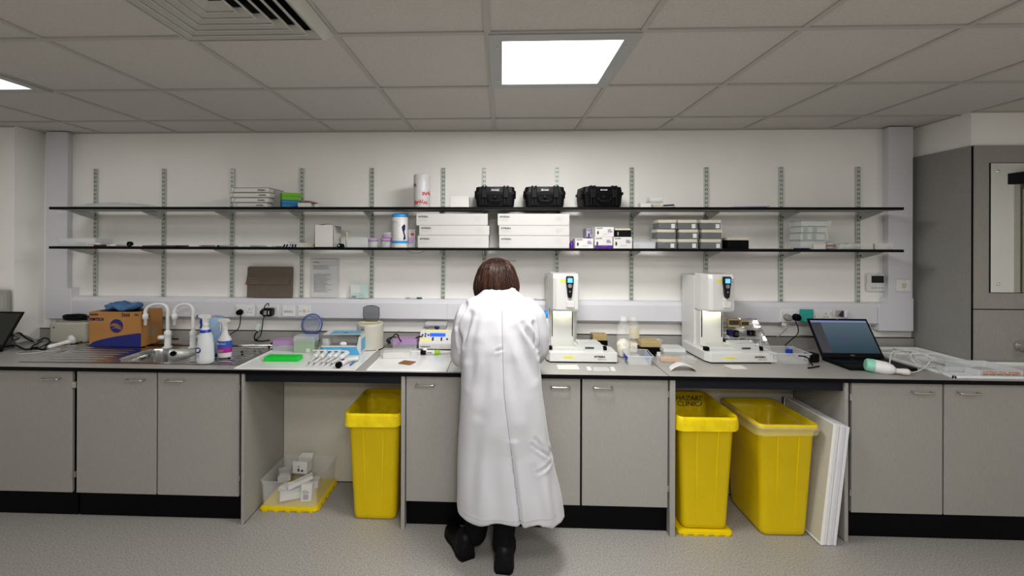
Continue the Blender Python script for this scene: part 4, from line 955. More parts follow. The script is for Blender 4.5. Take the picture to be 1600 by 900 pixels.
# dispenser box, blue and white, open front
y_ = at(545,556).y; x0, x1 = X(516,y_,556), X(560,y_,556); 
t = thing('glove_box','blue and white carton lying open with a clear tray inside','box',((x0+x1)/2-.012,y_+.005,ZT),.06); w_ = (x1-x0)+.05; h = .13; dd = .16
m = MB(); m.box(w_/2-.002,0,0,w_/2,dd,h); m.box(-w_/2,dd-.002,0,w_/2,dd,h); m.box(-w_/2,0,0,w_/2,dd,.002); m.prism([(-w_/2-.02,h-.002),(w_/2,h-.002),(w_/2,h),(-w_/2-.02,h)],.02,dd,'y'); m.build('carton','white',t)
m = MB(); m.add([(w_/2+.0006,.006,.02),(w_/2+.0006,dd-.006,.02),(w_/2+.0006,dd-.006,h-.03),(w_/2+.0006,.006,h-.03)],[(0,1,2,3)]); m.add([(-w_/2+.02,.03,h+.0007),(w_/2-.015,.03,h+.0007),(w_/2-.015,dd-.02,h+.0007),(-w_/2+.02,dd-.02,h+.0007)],[(0,1,2,3)]); m.build('blue_panel','bluewipepale' if 0 else mat('boxblue',(.16,.45,.68),.5),t)
m = MB(); m.prism([(-w_/2-.015,.055),(w_/2-.03,.055),(w_/2-.006,.0),(-w_/2+.02,.0)],-.002,.0,'y'); m.build('front_panel',mat('boxblue2',(.10,.40,.66),.5),t)
m = MB(); m.prism([(-w_/2-.022,.062),(w_/2-.028,.062),(w_/2-.032,.052),(-w_/2-.018,.052)],-.004,-.002,'y'); m.prism([(w_/2-.012,h-.01),(w_/2,h-.01),(w_/2,0),(w_/2-.005,0),(w_/2-.028,.05)],-.004,-.0015,'y'); m.build('front_edge','clearedge',t)
MB().box(-w_/2,.006,.02,w_/2-.01,dd-.02,.045).build('inner_tray','cardgrey',t); m = MB(); m.ell((-.0,.01,.07),(.024,.008,.014)); m.build('white_tab','whitegloss',t); txt(t,'Tips',.012,(-.022,-.006,.03),'printwhite',name='lettering')
m = MB(); m.loft([rr(.05,.09,.02,z,-w_/2-.01,.08) for z in (.02,.10)]); m.build('clear_end','clearfrost',t)
MB().box(-.018,.07,h+.0008,.012,.08,h+.0014).build('label_print','print',t)
# centrifuge tall beige with smoky lid
yc_ = 2.98; x0, x1 = X(556,yc_,540), X(597,yc_,540); rc = (x1-x0)/2; cx_ = (x0+x1)/2; hz = Z(576,505,yc_)-ZB
t = thing('mini_centrifuge','round beige benchtop centrifuge with raised smoky lid','centrifuge',(cx_,yc_+.03,ZB))
m = MB(); m.lathe([(rc*.98,.0),(rc*1.02,.006),(rc,.012),(rc*.985,hz-.02),(rc*.97,hz-.004),(rc*.92,hz)],0,0,40); m.build('housing','beige',t)
m = MB(); m.loft([rr(rc*1.25,.03,.01,z,-.01,-.0) for z in (hz,hz+.003)]); m.build('rotor_ring','yellowled',t)
m = MB(); m.box(-rc*.42,-rc*.98-.003,hz-.05,-rc*.12,-rc*.8,hz-.012); m.build('switch_panel','panelgrey',t); m = MB(); m.box(-rc*.32,-rc*.98-.006,hz-.034,-rc*.22,-rc*.9,hz-.028); m.build('button','black',t)
H2 = Z(576,479,yc_)-ZB
poly = [(-.040,hz+.004),(.040,hz+.004),(.056,hz+.035),(.056,H2-.014),(.03,H2-.003),(0,H2),(-.03,H2-.003),(-.056,H2-.014),(-.056,hz+.035)]
m = MB(); m.prism(poly,.018,.022,'y'); lo = m.build('lid','smoke',t)
m = MB(); pp = [(x,.02,z) for x, z in poly]+[(poly[0][0],.02,poly[0][1])]; m.tube(pp,.0022,6); m.build('lid_frame','black',lo)
m = MB(); m.lathe([(rc*1.03,.0),(rc*1.05,.003),(rc*1.03,.005)],0,0,40); m.build('foot_ring','black',t)
# pipettes
def pipette(label, a, b, s=1, dark=False, first=[None]):
    A, B = W(*a, z=ZT), W(*b, z=ZT); d_ = B-A; L_ = d_.length; ang = math.atan2(d_.y, d_.x)
    if first[0]:
        t = dup(first[0], (A.x,A.y,ZT), label, ang); t.scale = (L_/.24,)*3; return t
    t = thing('pipette', label, 'pipette', (A.x,A.y,ZT), ang, group='white pipettes lying on the white tray'); k = L_/.24
    m = MB(); m.xf = Matrix.Translation((0,0,.014)) @ Matrix.Rotation(PI/2,4,'Y'); m.lathe([(.003,.0),(.004,.03),(.0065,.05),(.0075,.09),(.009,.11)],0,0,14); m.build('barrel','white',t)
    m = MB(); m.xf = Matrix.Translation((0,0,.014)) @ Matrix.Rotation(PI/2,4,'Y'); m.lathe([(.010,.105),(.014,.125),(.0135,.16),(.015,.20),(.014,.215)],0,0,16,sx=.9); m.build('grip','whitegloss',t)
    m = MB(); m.xf = Matrix.Translation((0,0,.014)) @ Matrix.Rotation(PI/2,4,'Y'); m.lathe([(.006,.215),(.006,.228),(.009,.229),(.009,.24)],0,0,14); m.build('plunger','print',t)
    m = MB(); m.xf = Matrix.Translation((0,0,.014)) @ Matrix.Rotation(PI/2,4,'Y'); m.lathe([(.0034,-.012),(.0036,.004)],0,0,10); m.build('tip_cone','printgrey',t)
    m = MB(); m.box(.185,-.006,.026,.205,.030,.031); m.build('finger_hook','whitegloss',t,bevel=.002)
    t.scale = (k,k,k); first[0] = t; return t
pipette('white pipette nearest the green rack, lying slanted', (483,571),(501,552)); pipette('white pipette lying second from the green rack', (491,572),(512,552)); pipette('white pipette in the middle of the slanted row', (503,570.5),(524,552)); pipette('white pipette fourth in the slanted row', (510,571),(535,552)); pipette('white pipette next to the thick grey-white handle', (518,572),(546,553))
A, B = W(529,570,z=ZT+.02), W(552,558,z=ZT+.02); d_ = B-A
t = thing('pipette_controller','thick white pipette handle with black round end on the tray','pipette',(A.x,A.y,ZT),math.atan2(d_.y,d_.x)); t.scale = (.8,.8,.8)
m = MB(); m.tube(cr([(0,0,.024),(.05,0,.024),(.10,0,.026),(.16,-.02,.024),(.20,-.05,.022)],5),[.020]*6+[.021]*5+[.018]*5+[.017]*5,18); m.build('handle','white',t)
m = MB(); m.xf = Matrix.Translation((-.004,0,.024)) @ Matrix.Rotation(PI/2,4,'Y'); m.lathe([(.0225,-.006),(.0225,.02)],0,0,20); m.lathe([(.013,-.008),(.013,-.005)],0,0,20); m.build('black_end','black',t)
m = MB(); m.box(.05,-.008,.043,.075,.008,.049); m.build('trigger','navy',t,bevel=.002)
A, B = W(547,572,z=ZT), W(561,561,z=ZT); d_ = B-A; t = thing('pen','blue pen lying at the right end of the white tray','pen',(A.x,A.y,ZT+.001),math.atan2(d_.y,d_.x)); L_ = d_.length
m = MB(); m.xf = Matrix.Translation((0,0,.005)) @ Matrix.Rotation(PI/2,4,'Y'); m.lathe([(.0012,-.006),(.004,.004),(.004,L_*.4)],0,0,10); m.build('barrel','blueplastic',t); m = MB(); m.xf = Matrix.Translation((0,0,.005)) @ Matrix.Rotation(PI/2,4,'Y'); m.lathe([(.0045,L_*.4),(.0048,L_),(.003,L_+.004)],0,0,10); m.box(-.0105,-.0015,L_*.6,-.006,.0015,L_); m.build('cap','teal',t)
# clear trays on mat
t = thing('clear_tray','small empty clear plastic tray behind the pipettes','tray',(at(494,549).x,at(494,549).y,ZT)); open_tray(.07,.05,.02).build('tray_wall','clearfrost',t)
# middle cluster
a = at(630,536)
t = thing('zip_bag','grey zip bag with dark print leaning on the lilac lid','bag',(a.x,a.y+.02,ZB),.05,rx=-.45); o = subdiv_box(-.088,0,.0,.088,.012,.125,8).build('bag','film',t); crumple(o,.006,18); MB().box(-.07,.003,.01,.07,.009,.10).build('contents','cardgrey',t); lines(t,-.05,-.004,.09,.10,4,.008,'print',.003,seed=8)
tipbox('pipette_tip_box','lilac-lidded box in a clear wrap behind the white carton',612,651,547,530,'clearfrost','lilac',hl=.5,d_=.10,z=ZB)
a = at(622,561); t = thing('small_carton','white carton in torn clear wrap on the second white tray','carton',(a.x,a.y,ZT),.12); MB().box(-.095,0,0,.075,.085,.036).build('box_body','card',t,bevel=.002); o = subdiv_box(-.11,-.008,.0,.12,.09,.046,9).build('plastic_wrap','film',t); crumple(o,.010,28,4)
for v in o.data.vertices: v.co.z = max(v.co.z,.001)
# heat block with LCD
yh = at(675,547).y+.0; x0, x1 = X(654,yh,545), X(706,yh,545); w_ = x1-x0; t = thing('heat_block','beige-white shaking heat block with blue display and yellow stripes','instrument',((x0+x1)/2,yh,ZB))
hf = .045; hb_ = .125; d_ = .19
m = MB(); m.prism([(0,.006),(0,hf),(.075,hb_),(d_,hb_),(d_,.006)],-w_/2,w_/2,'x'); m.build('housing','white',t,bevel=.004)
m = MB(); m.box(-w_/2+.01,.01,0,w_/2-.01,d_-.01,.008); m.build('foot','black',t)
T = Matrix.Translation((0,0,hf)) @ Matrix.Rotation(math.atan2(hb_-hf,.075),4,'X'); sl = math.hypot(hb_-hf,.075)
def fp(n, b, m_): o = b.build(n, m_, t); o.matrix_local = T; return o
fp('display',MB().box(-.045,sl*.50,.0,.065,sl*.74,.0015),'screenlcd'); fp('yellow_stripe',MB().box(-.07,sl*.86,.0,.08,sl*.98,.001),'yellowled'); fp('yellow_stripe',MB().box(-w_/2+.008,sl*.13,.0,-.035,sl*.32,.001),'yellowled')
b = MB()
for x, y in ((-.075,.68),(-.095,.6),(-.055,.6),(-.075,.52),(-.02,.38),(-.02,.25),(.04,.38),(.04,.25),(.08,.32)): b.lathe([(.0065,0),(.0065,.003),(.005,.004)],x,sl*y,12)
fp('buttons',b,'navydark'); o = txt(t,'THERMOMIXER',.010,(-w_/2+.012,-.0015,.02),'print',bold=.0003); txt(t,'comfort',.009,(.03,-.0015,.02),'printgrey')
b = MB(); b.loft([rr(.13,.085,.01,hb_,.0,.12),rr(.13,.085,.01,hb_+.012,0,.12)],smooth=False); b.build('block','metal',t); m = MB(); m.ell((0,.085,hb_+.01),(.022,.012,.012)); m.build('clamp','navydark',t)
y2 = yh+.2; t2 = thing('clear_lidded_box','clear lidded box with white contents behind the heat block','box',(X(684,y2,520),y2-.13,ZB+hb_+.013)); hh_ = Z(684,505,y2-.1)-ZB-hb_-.013
b = MB(); b.loft([rr(.145,.08,.01,z,0,.06) for z in (0,hh_*.55)],smooth=False); b.build('box_base','clearfrost',t2); b = MB(); b.loft([rr(.152,.086,.01,z,0,.06) for z in (hh_*.55,hh_)],smooth=False); b.build('box_lid','frostwhite',t2); lines(t2,-.06,.016,hh_*.2,.09,2,.008,'print',.003,seed=9)
for lb, pl in (('black cable loop left of the heat block, upright',[(607,536,.0),(610,530,.05),(614,526,.1),(618,522,.14),(622,524,.14),(624,530,.09),(630,536,.03)]),('black cable lying behind the grey zip bag',[(596,528,.01),(604,529,.02),(610,536,.01),(604,532,.05),(612,527,.075),(624,528,.07),(634,532,.05)]),('black cable rising toward the heat block',[(640,532,.01),(646,530,.06),(655,526,.085),(664,526,.08)]),('black cable pair entering the heat block from the left',[(638,535,.015),(648,534,.02),(656,533,.03)])): cab2(lb,pl,.0042,'rubber')
A, B = at(657,555.5), at(706,555); t = thing('pipette','white pipette with lime green ring and black end beside the heat block','pipette',(A.x,A.y,ZT),math.atan2(B.y-A.y,B.x-A.x)); L_ = (B-A).length
def ln(prof, n, m_, par=t, z=.017, seg=18): m = MB(); m.xf = Matrix.Translation((0,0,z)) @ Matrix.Rotation(PI/2,4,'Y'); m.lathe(prof,0,0,seg); return m.build(n,m_,par)
ln([(.010,0),(.016,.004),(.016,.030),(.011,.036)],'black_end','black'); ln([(.013,.036),(.0155,.045),(.015,.095)],'grip','white'); ln([(.016,.095),(.016,.122)],'green_ring','lime'); ln([(.013,.122),(.010,.16),(.006,L_+.05),(.003,L_+.09)],'barrel','white'); m = MB(); m.ell((.028,.0,.035),(.016,.008,.010)); m.build('finger_hook','white',t)
t2 = t; lines(t,.045,-.0165,.02,.045,2,.006,'print',.003,seed=3)
a = W(636,567,z=ZT); t = thing('square_coaster','flat brown square piece lying on the second white tray','coaster',(a.x,a.y,ZT),-.35); MB().box(-.043,-.036,0,.043,.036,.004).build('plate','coaster',t,bevel=.002); MB().box(-.033,-.026,.004,.033,.026,.0048).build('inset','coaster',t)
# blue capped bottle and glassware near person's right elbow
yb_ = 2.97; t = thing('bottle','clear bottle with bright blue cap behind the right elbow','bottle',(X(854,yb_,520),yb_,ZB)); zt_ = Z(854,486,yb_)-ZB
m = MB(); m.lathe([(.030,0),(.034,.004),(.034,zt_*.72),(.028,zt_*.80),(.018,zt_*.86)],0,0,28); m.build('bottle_body','hdpe',t); m = MB(); m.lathe([(.026,zt_*.86),(.027,zt_*.87),(.024,zt_-.004),(.02,zt_)],0,0,24); m.build('cap','bluecap',t)
lines(t,-.018,-.0345,zt_*.6,.036,6,.012,'printgrey',.002,seed=12)
t = thing('glass_rod_tube','clear plastic sleeve lying on top of the dado trunking','sleeve',(X(840,TY+.04,468),TY+.035,zt1-.002)); o = subdiv_box(-.075,-.012,.002,.075,.015,.016,7).build('sleeve','film',t); crumple(o,.004,40); MB().box(-.06,-.006,.004,.065,.006,.008).build('contents','printlight',t)
# instruments
def instrument(loc, rz, label, right):
    t = thing('liquid_handler', label, 'instrument', loc, rz, group='white benchtop liquid handling instruments'); w_ = .434; d_ = .36; hb_ = .0655
    fp_ = [(-w_/2+.02,0),(w_/2-.004,0),(w_/2,.004),(w_/2,.16),(w_/2-.10,d_*.78),(-.02,d_*.78),(-.02,d_),(-w_/2+.02,d_),(-w_/2,d_-.02),(-w_/2,.045)]
    m = MB(); m.prism(fp_, .008, hb_, 'z'); m.build('base','instwhite',t,bevel=.006)
    m = MB(); m.prism([(x*.97,.006+y*.97) for x, y in fp_], 0, .008, 'z'); m.build('foot','black',t)
    cx0, cx1 = -.172, -.022; H_ = Z(880,428,2.76)-ZB; zb_ = Z(880,487.5,2.76)-ZB
    MB().box(cx0,.18,hb_,cx1,.30,zb_+.01).build('column','instwhite',t,bevel=.002)
    for x in (cx0+.009, cx1-.009): MB().box(x-.0028,.1785,Z(880,526,2.87)-ZB,x+.0028,.181,zb_).build('guide_slot','black',t)
    # rear housing
    m = MB(); m.prism([(cx0-.012,.24),(cx1+.02,.24),(cx1+.035,.26),(cx1+.035,.42),(cx0-.012,.42)],.01,H_-.02,'z'); m.build('rear_housing','instwhite',t,bevel=.004)
    # head: chamfered front
    z0, z1 = zb_, H_; a, b = cx0+.002, cx1+.012; m = MB()
    plan = [(a+.022,.07),(b-.004,.07),(b,.074),(b+.004,.14),(b+.010,.24),(a-.012,.24),(a-.012,.16),(a,.085)]
    m.loft([[(x,y+.012,z0) for x, y in plan],[(x,y,z0+.014) for x, y in plan],[(x,y,z1-.03) for x, y in plan],[(x*.985-.001,y+.012 if y < .2 else y,z1) for x, y in plan]],smooth=False); head = m.build('head','instwhite',t,bevel=.003)
    m = MB()
    for i in range(18): m.box(a+.026+i*.0065,.0695+.012,z0+.001,a+.029+i*.0065,.074+.012,z0+.006)
    m.build('vent_slots','black',head)
    fx = (a+b)/2+.022
    m = MB(); m.box(fx-.020,.058,z0+.028,fx+.032,.071,z0+.070); m.build('tip_mount','white',head,bevel=.004); m = MB(); m.box(fx-.014,.064,z0+.07,fx+.026,.071,z0+.11); m.build('head_bulge','white',head,bevel=.003)
    MB().box(fx+.004,.0635,z0+.075,fx+.008,.065,z0+.098).build('marking','printlight',head)
    # handset
    hz0, hz1 = z1-.150, z1-.014; hs = [(-.006,0),(.006,0),(.013,.008),(.016,.03),(.018,.06),(.0225,.09),(.024,.13),(.020,.137),(-.020,.137),(-.024,.13),(-.0225,.09),(-.018,.06),(-.016,.03),(-.013,.008)]
    m = MB(); m.prism([(fx+x,hz0+z) for x, z in hs],.046,.070,'y'); hsn = m.build('handset','blackgloss',t,bevel=.004)
    MB().box(fx-.0155,.0452,hz0+.096,fx+.0155,.0462,hz0+.124).build('display','screencyan',hsn)
    m = MB(); m.xf = Matrix.Translation((fx,.0462,hz0+.076)) @ Matrix.Rotation(PI/2,4,'X'); m.lathe([(.013,0),(.013,.002),(.010,.0025),(.010,.0015),(.0055,.0015),(.0055,.003)],0,0,24); m.build('dial','printgrey',hsn)
    m = MB(); m.xf = Matrix.Translation((fx,.0462,hz0+.04)) @ Matrix.Rotation(PI/2,4,'X'); m.lathe([(.005,0),(.005,.002)],0,0,16); m.build('button','printgrey',hsn)
    txt(hsn,'INTEGRA',.006,(fx-.013,.0455,hz0+.1275),'printlight')
    st = MB().box(fx-.058,.0692,z1-.043,fx-.026,.0702,z1-.034); st.box(fx-.058,.0692,z1-.054,fx-.026,.0702,z1-.046); st.build('yellow_sticker','stickeryellow',head)
    if right:
        m = MB(); ring2 = [(fx+.030,z1-.052),(fx+.048,z1-.052),(fx+.048,z1-.028),(fx+.030,z1-.028)]; m.prism(ring2,.0685,.0693,'y'); m.build('square_sticker','bluelabel',head); MB().box(fx+.0325,.0680,z1-.0495,fx+.0455,.0686,z1-.0305).build('sticker_field','white',head)
    # LED strip under the head lights the column
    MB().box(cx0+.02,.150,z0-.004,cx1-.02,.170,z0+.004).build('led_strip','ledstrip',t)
    # deck
    m = MB(); m.loft([rr(.205,.125,.006,hb_,-.075,.115),rr(.20,.12,.006,hb_+.014,-.075,.115),rr(.175,.10,.006,hb_+.022,-.075,.115)],smooth=False); dk_ = m.build('deck_plate','frostwhite',t,bevel=.001,seg=1)
    m = MB()
    for i in range(12): m.box(-.155+i*.0145,.068,hb_+.0222,-.147+i*.0145,.162,hb_+.0235)
    m.build('well_rows','cardgrey',dk_)
    m = MB(); m.box(-.205,.055,hb_,-.178,.085,hb_+.024); m.build('clamp','black',t,bevel=.002); m = MB(); m.box(.148,.06,hb_,.166,.09,hb_+.024); m.build('clamp','black',t,bevel=.002)
    m = MB(); m.loft([rr(.18,.12,.006,hb_,.055,.118),rr(.175,.115,.006,hb_+.028,.055,.118)],smooth=False); r_ = m.build('tip_rack','frostwhite',t)
    m = MB(); m.loft([rr(.14,.095,.006,hb_+.028,.055,.118),rr(.137,.092,.006,hb_+.042,.055,.118)],smooth=False)
    for i in range(12):
        for j in range(8): m.lathe([(.0034,hb_+.042),(.0034,hb_+.0465)],.055-.0605+i*.011,.118-.0385+j*.011,6)
    m.build('tips','cardgrey' if 0 else 'frostwhite',r_); MB().box(.03,.0575,hb_+.010,.085,.0590,hb_+.020).build('rack_label','print',r_)
    # stickers and lettering on base
    MB().box(-.115,-.0008,.030,-.045,.0,.041).build('yellow_sticker','stickeryellow',t); lines(t,-.105,-.0012,.034,.05,1,.005,'printgrey',.002,seed=2,name='sticker_print')
    txt(t,'INTEGRA',.016,(.075,-.0012,.036),'print',bold=.0008); txt(t,'ASSIST PLUS',.010,(.095,-.0012,.022),'printgrey',bold=.0002)
    if right: m = MB(); m.prism([(.190,.032),(.210,.032),(.210,.054),(.190,.054)],-.0012,.0,'y'); m.build('square_sticker','bluelabel',t); MB().box(.1925,-.0018,.0345,.2075,-.0013,.0515).build('sticker_field','white',t)
    return t
a = at(909,566.5); instrument((X(909.5,2.70,560),2.70,ZB+.0), 0, 'white pipetting instrument directly right of the person', False)
instrument((X(1160,2.74,560),2.735,ZB+.0), .05, 'white pipetting instrument near the laptop, larger left side visible', True)
# black and tan tip boxes
def dtip(label, px0, px1, pyb, pyt, y_, z_=ZB, sticker=True, rz=0, d_=.085, wrap=0, group=None, side=None, htop=.38):
    x0, x1 = X(px0,y_,pyb), X(px1,y_,pyb); h = Z(px0,pyt,y_)-z_; w_ = x1-x0
    t = thing('pipette_tip_box',label,'tip box',((x0+x1)/2,y_,z_),rz,group)
    MB().box(-w_/2,0,0,w_/2,d_,h*(1-htop)).build('box_base','black',t,bevel=.002); MB().box(-w_/2+.002,.002,h*(1-htop),w_/2-.002,d_-.002,h).build('box_lid','tan' if htop > .3 else 'cream',t,bevel=.003)
    if sticker: MB().box(w_/2-.032,-.0008,.003,w_/2-.006,.0,.003+min(.028,h*.5)).build('sticker','white',t)
    return t, w_, h
dtip('tan-topped black tip box just behind the left instrument', 926, 949.5, 541, 523, 3.02, sticker=False)
dtip('tan-topped black tip box behind the clear drawer, square white sticker', 1001, 1034, 553, 534, 2.88, rz=0, d_=.13)
y_ = 2.90; t = thing('lid_box','clear lid standing over the tan-topped tip box','box',(X(1020,y_+.1,530),y_+.1,ZB)); open_tray(.13,.06,.075,taper=.95).build('lid','clearfrost',t)
tb, w_, h = tipbox('clear_lidded_box','empty frosted clear box right of the tan-topped tip box',1037,1073,562,545,'clearfrost','clearedge',hl=.3,d_=.12,z=ZB)
# glass jars
def jar(label, px0, px1, pyb, pyt, y_, fill, cream=False):
    x0, x1 = X(px0,y_,540), X(px1,y_,540); r_ = (x1-x0)/2; h = Z(px0,pyt,y_)-ZB; t = thing('glass_jar',label,'jar',((x0+x1)/2,y_,ZB),group='glass jars beside the left instrument')
    m = MB(); m.lathe([(r_*.85,0),(r_*.98,.006),(r_,.02),(r_,h*.62),(r_*.92,h*.74),(r_*.62,h*.84),(r_*.55,h*.88),(r_*.55,h*.98)],0,0,32,cap=(True,False)); m.build('jar_glass','glass',t)
    m = MB(); m.lathe([(r_*.60,h*.88),(r_*.62,h*.89),(r_*.62,h),(r_*.55,h),(r_*.55,h*.88)],0,0,28,cap=(False,False)); m.build('screw_rim','clear',t)
    b = MB(); b.lathe([(r_*.8,.004),(r_*.94,.01),(r_*.95,h*fill*.85),(r_*.5,h*fill),(r_*.01,h*fill*1.06)],0,0,28); o = b.build('pellets','pellets',t); crumple(o,.006,45)
    if cream: m = MB(); m.grid(lambda u, v: (r_*1.01*math.cos(-2.4+u*1.5), r_*1.01*math.sin(-2.4+u*1.5), h*(.42+.32*v)),10,3); m.build('paper_label','cream',t)
jar('left glass jar half full of white pellets', 963.5, 984.5, 551, 494, 2.87, .42); jar('right glass jar with a cream paper label', 978, 1000, 545, 494, 2.99, .3, True)
# clear drawer with blue tab
def drawer(label, loc, rz, w_, d_, h, tab):
    t = thing('clear_bin_tray',label,'tray',loc,rz); open_tray(w_,d_,h,taper=.92).build('tray_wall','clearfrost' if 0 else 'clear',t)
    m = MB(); R2 = lambda o_, z: rr(w_+o_,d_+o_,.01,z,0,d_/2); m.loft([R2(.004,h),R2(.010,h),R2(.010,h+.003),R2(.002,h+.003),R2(.004,h)],cap=(False,False),smooth=False); m.build('rim','clearedge',t)
    MB().box(*tab).build('tab','blueplastic',t,bevel=.003); return t
a = at(1010,574); drawer('clear plastic drawer with blue tab between instrument and jars',(a.x-.03,a.y+.02,ZB+.001),-.10,.15,.17,.058,(-.082,.02,.028,-.070,.09,.052))
t = [o for o in C.objects if o.get('label','').startswith('clear plastic drawer with blue tab')][0]; MB().box(.060,.03,.004,.068,.16,.055).build('blue_side','clearblue',t)
a = at(1232,570); drawer('clear plastic drawer with blue tab right of the right instrument',(a.x+.015,a.y+.0,ZB+.001),-.06,.235,.19,.066,(.06,.155,.030,.10,.168,.058))
# peach packet in bag, curved paper
a = at(1056,568); t = thing('sample_bag','clear bag holding a peach coloured packet','bag',(a.x,a.y+.01,ZB),-.1); o = subdiv_box(-.10,0,.0,.13,.07,.03,10).build('bag','film',t); crumple(o,.012,22,2)
for v in o.data.vertices: v.co.z = max(v.co.z,.001)
o = subdiv_box(-.085,.008,.004,.04,.06,.022,5).build('packet','pinkpaper',t); crumple(o,.004,30)
a = at(1068,580.5); t = thing('curved_card','white card curved like a small arch on the worktop','card',(a.x,a.y,ZB),.0); m = MB(); m.grid(lambda u, v: (-.074+.148*u+.010*v, .075*v, .036*math.sin(PI*u)**.8+.0008), 16, 4); m.build('card','card',t,solid=.001)
# papers
def paper(label, q_, name='paper_slip', mt='card'):
    P4 = [at(*p_) for p_ in q_]; c_ = sum(P4, Vector())/4; t = thing(name,label,'paper',(c_.x,c_.y,ZB+.0006)); m = MB(); m.add([(p_.x-c_.x,p_.y-c_.y,z) for z in (0,.0006) for p_ in P4],[(0,1,2,3),(4,5,6,7),(0,1,5,4),(1,2,6,5),(2,3,7,6),(3,0,4,7)]); m.build('sheet',mt,t); return t
paper('white paper slip in front of the left instrument, near the lab coat',[(872,577.5),(906,577.5),(902,570),(870,570)]); paper('tiny white slip on the bench, left of two',[(918,579),(925,579),(922,573),(916,573)]); paper('tiny white slip on the bench, right of two',[(956,580),(962.5,580),(959,573.5),(953,573.5)]); paper('small clear film sheet between the two tiny slips',[(929,580),(954,580),(949,574),(926,574)],mt='clearfrost')
paper('white paper slip in front of the right instrument',[(1145,577),(1169,577),(1158,570.5),(1130,570.5)])
# silver bag and dark tip boxes behind right instrument
xg = X(1165,3.0,520); t = thing('foil_bag','crumpled silver and clear bag leaning behind the right instrument','bag',(xg,2.98,ZB),-.1,rx=-.35); o = subdiv_box(-.14,0,.0,.13,.02,.24,12).build('bag','foil',t); crumple(o,.014,16,6)
for v in o.data.vertices: v.co.x += (v.co.z-.12)*-.25
for i, (a_, b_, c2, d2) in enumerate(((1136,1153,510,497),(1155,1168,510,500),(1136,1144,524,515),(1145,1152,526,516),(1168,1173,524,516),(1174,1178,524,516))):
    y_ = 2.95; x0, x1 = X(a_,y_,c2), X(b_,y_,c2); z0, z1 = Z(a_,c2,y_), Z(a_,d2,y_)
    t.__class__
    tt = thing('dark_vial_box',['brown topped box behind the right instrument column','small brown box beside the silver bag','dark blue-lidded box behind the right instrument, left of a pair','dark blue-lidded box behind the right instrument, right of a pair','small black box seen through the silver bag, left','small black box seen through the silver bag, right'][i],'box',((x0+x1)/2,y_-.02,z0)); MB().box(-(x1-x0)/2,0,0,(x1-x0)/2,.03,z1-z0).build('box_body',['tan','tan','navydark','black','black','black'][i],tt,bevel=.002); MB().box(-(x1-x0)/2+.004,-.0008,(z1-z0)*.25,(x1-x0)/2-.004,0,(z1-z0)*.8).build('window','navydark' if i in (2,) else 'print',tt)
y_ = 2.925; t = thing('clear_rack','stepped clear acrylic rack holding small dark boxes','rack',(X(1158,y_,530),y_,ZB)); w_ = .26
m = MB()
for k in range(3): m.box(-w_/2,.0+k*.03,Z(1150,526,2.95)-ZB-.006+k*.05-.0,w_/2,.05+k*.03,Z(1150,526,2.95)-ZB-.002+k*.05)
m.box(-w_/2,0,0,-w_/2+.004,.11,.15); m.box(w_/2-.004,0,0,w_/2,.11,.15); m.build('rack_body','clearfrost',t)
# mint scanner
A, B = at(1359,581), at(1403,585); t = thing('hand_scanner','white and mint green handheld scanner in front of the laptop','scanner',(A.x,A.y,ZB),math.atan2(B.y-A.y,B.x-A.x)-.1)
m = MB(); m.xf = Matrix.Translation((0,0,.039)) @ Matrix.Rotation(PI/2,4,'Y') @ Matrix.Rotation(.12,4,'Y'); m.lathe([(.029,-.02),(.036,-.014),(.040,.03),(.039,.07),(.030,.098),(.018,.112)],0,0,26,sx=.95); m.build('scanner_body','whitegloss',t)
m = MB(); m.xf = Matrix.Translation((0,0,.039)) @ Matrix.Rotation(PI/2,4,'Y') @ Matrix.Rotation(.12,4,'Y'); m.lathe([(.0295,-.0215),(.0368,-.015),(.0395,.005),(.0404,.016)],0,0,26,sx=.955,cap=(True,False)); m.build('mint_cover','mint',t)
m = MB(); m.xf = Matrix.Translation((0,0,.022)) @ Matrix.Rotation(PI/2,4,'Y'); m.lathe([(.016,.108),(.015,.13),(.018,.145),(.019,.165),(.013,.175)],0,0,20); m.build('handle','white',t)
m = MB(); m.tube([(.075,-.018,.050),(.078,-.004,.0535),(.074,.010,.0525)],.0016,6); m.build('smile_mark','print',t)
cab2('thick white cable coiled over the white tray at right',[(1404,582,.015),(1425,582,.006),(1440,577,.02),(1452,566,.05),(1450,556,.09),(1436,548,.10),(1425,552,.10),(1424,562,.06),(1440,572,.03),(1455,576,.012),(1470,580,.018)],.0032,'white')
cab2('white cable making the tall loop beside the laptop',[(1398,556,.05),(1396,545,.06),(1405,548,.10),(1420,548,.11),(1430,560,.05),(1444,572,.02),(1462,578,.018),(1474,584,.018)],.0032,'white')
cab2('white cable arching right over the white tray',[(1390,570,.03),(1391,560,.06),(1395,550,.09),(1408,549,.10),(1420,552,.09),(1424,548,.11),(1440,552,.10),(1460,562,.07),(1470,572,.02),(1455,573,.018),(1438,569,.018)],.0032,'white')
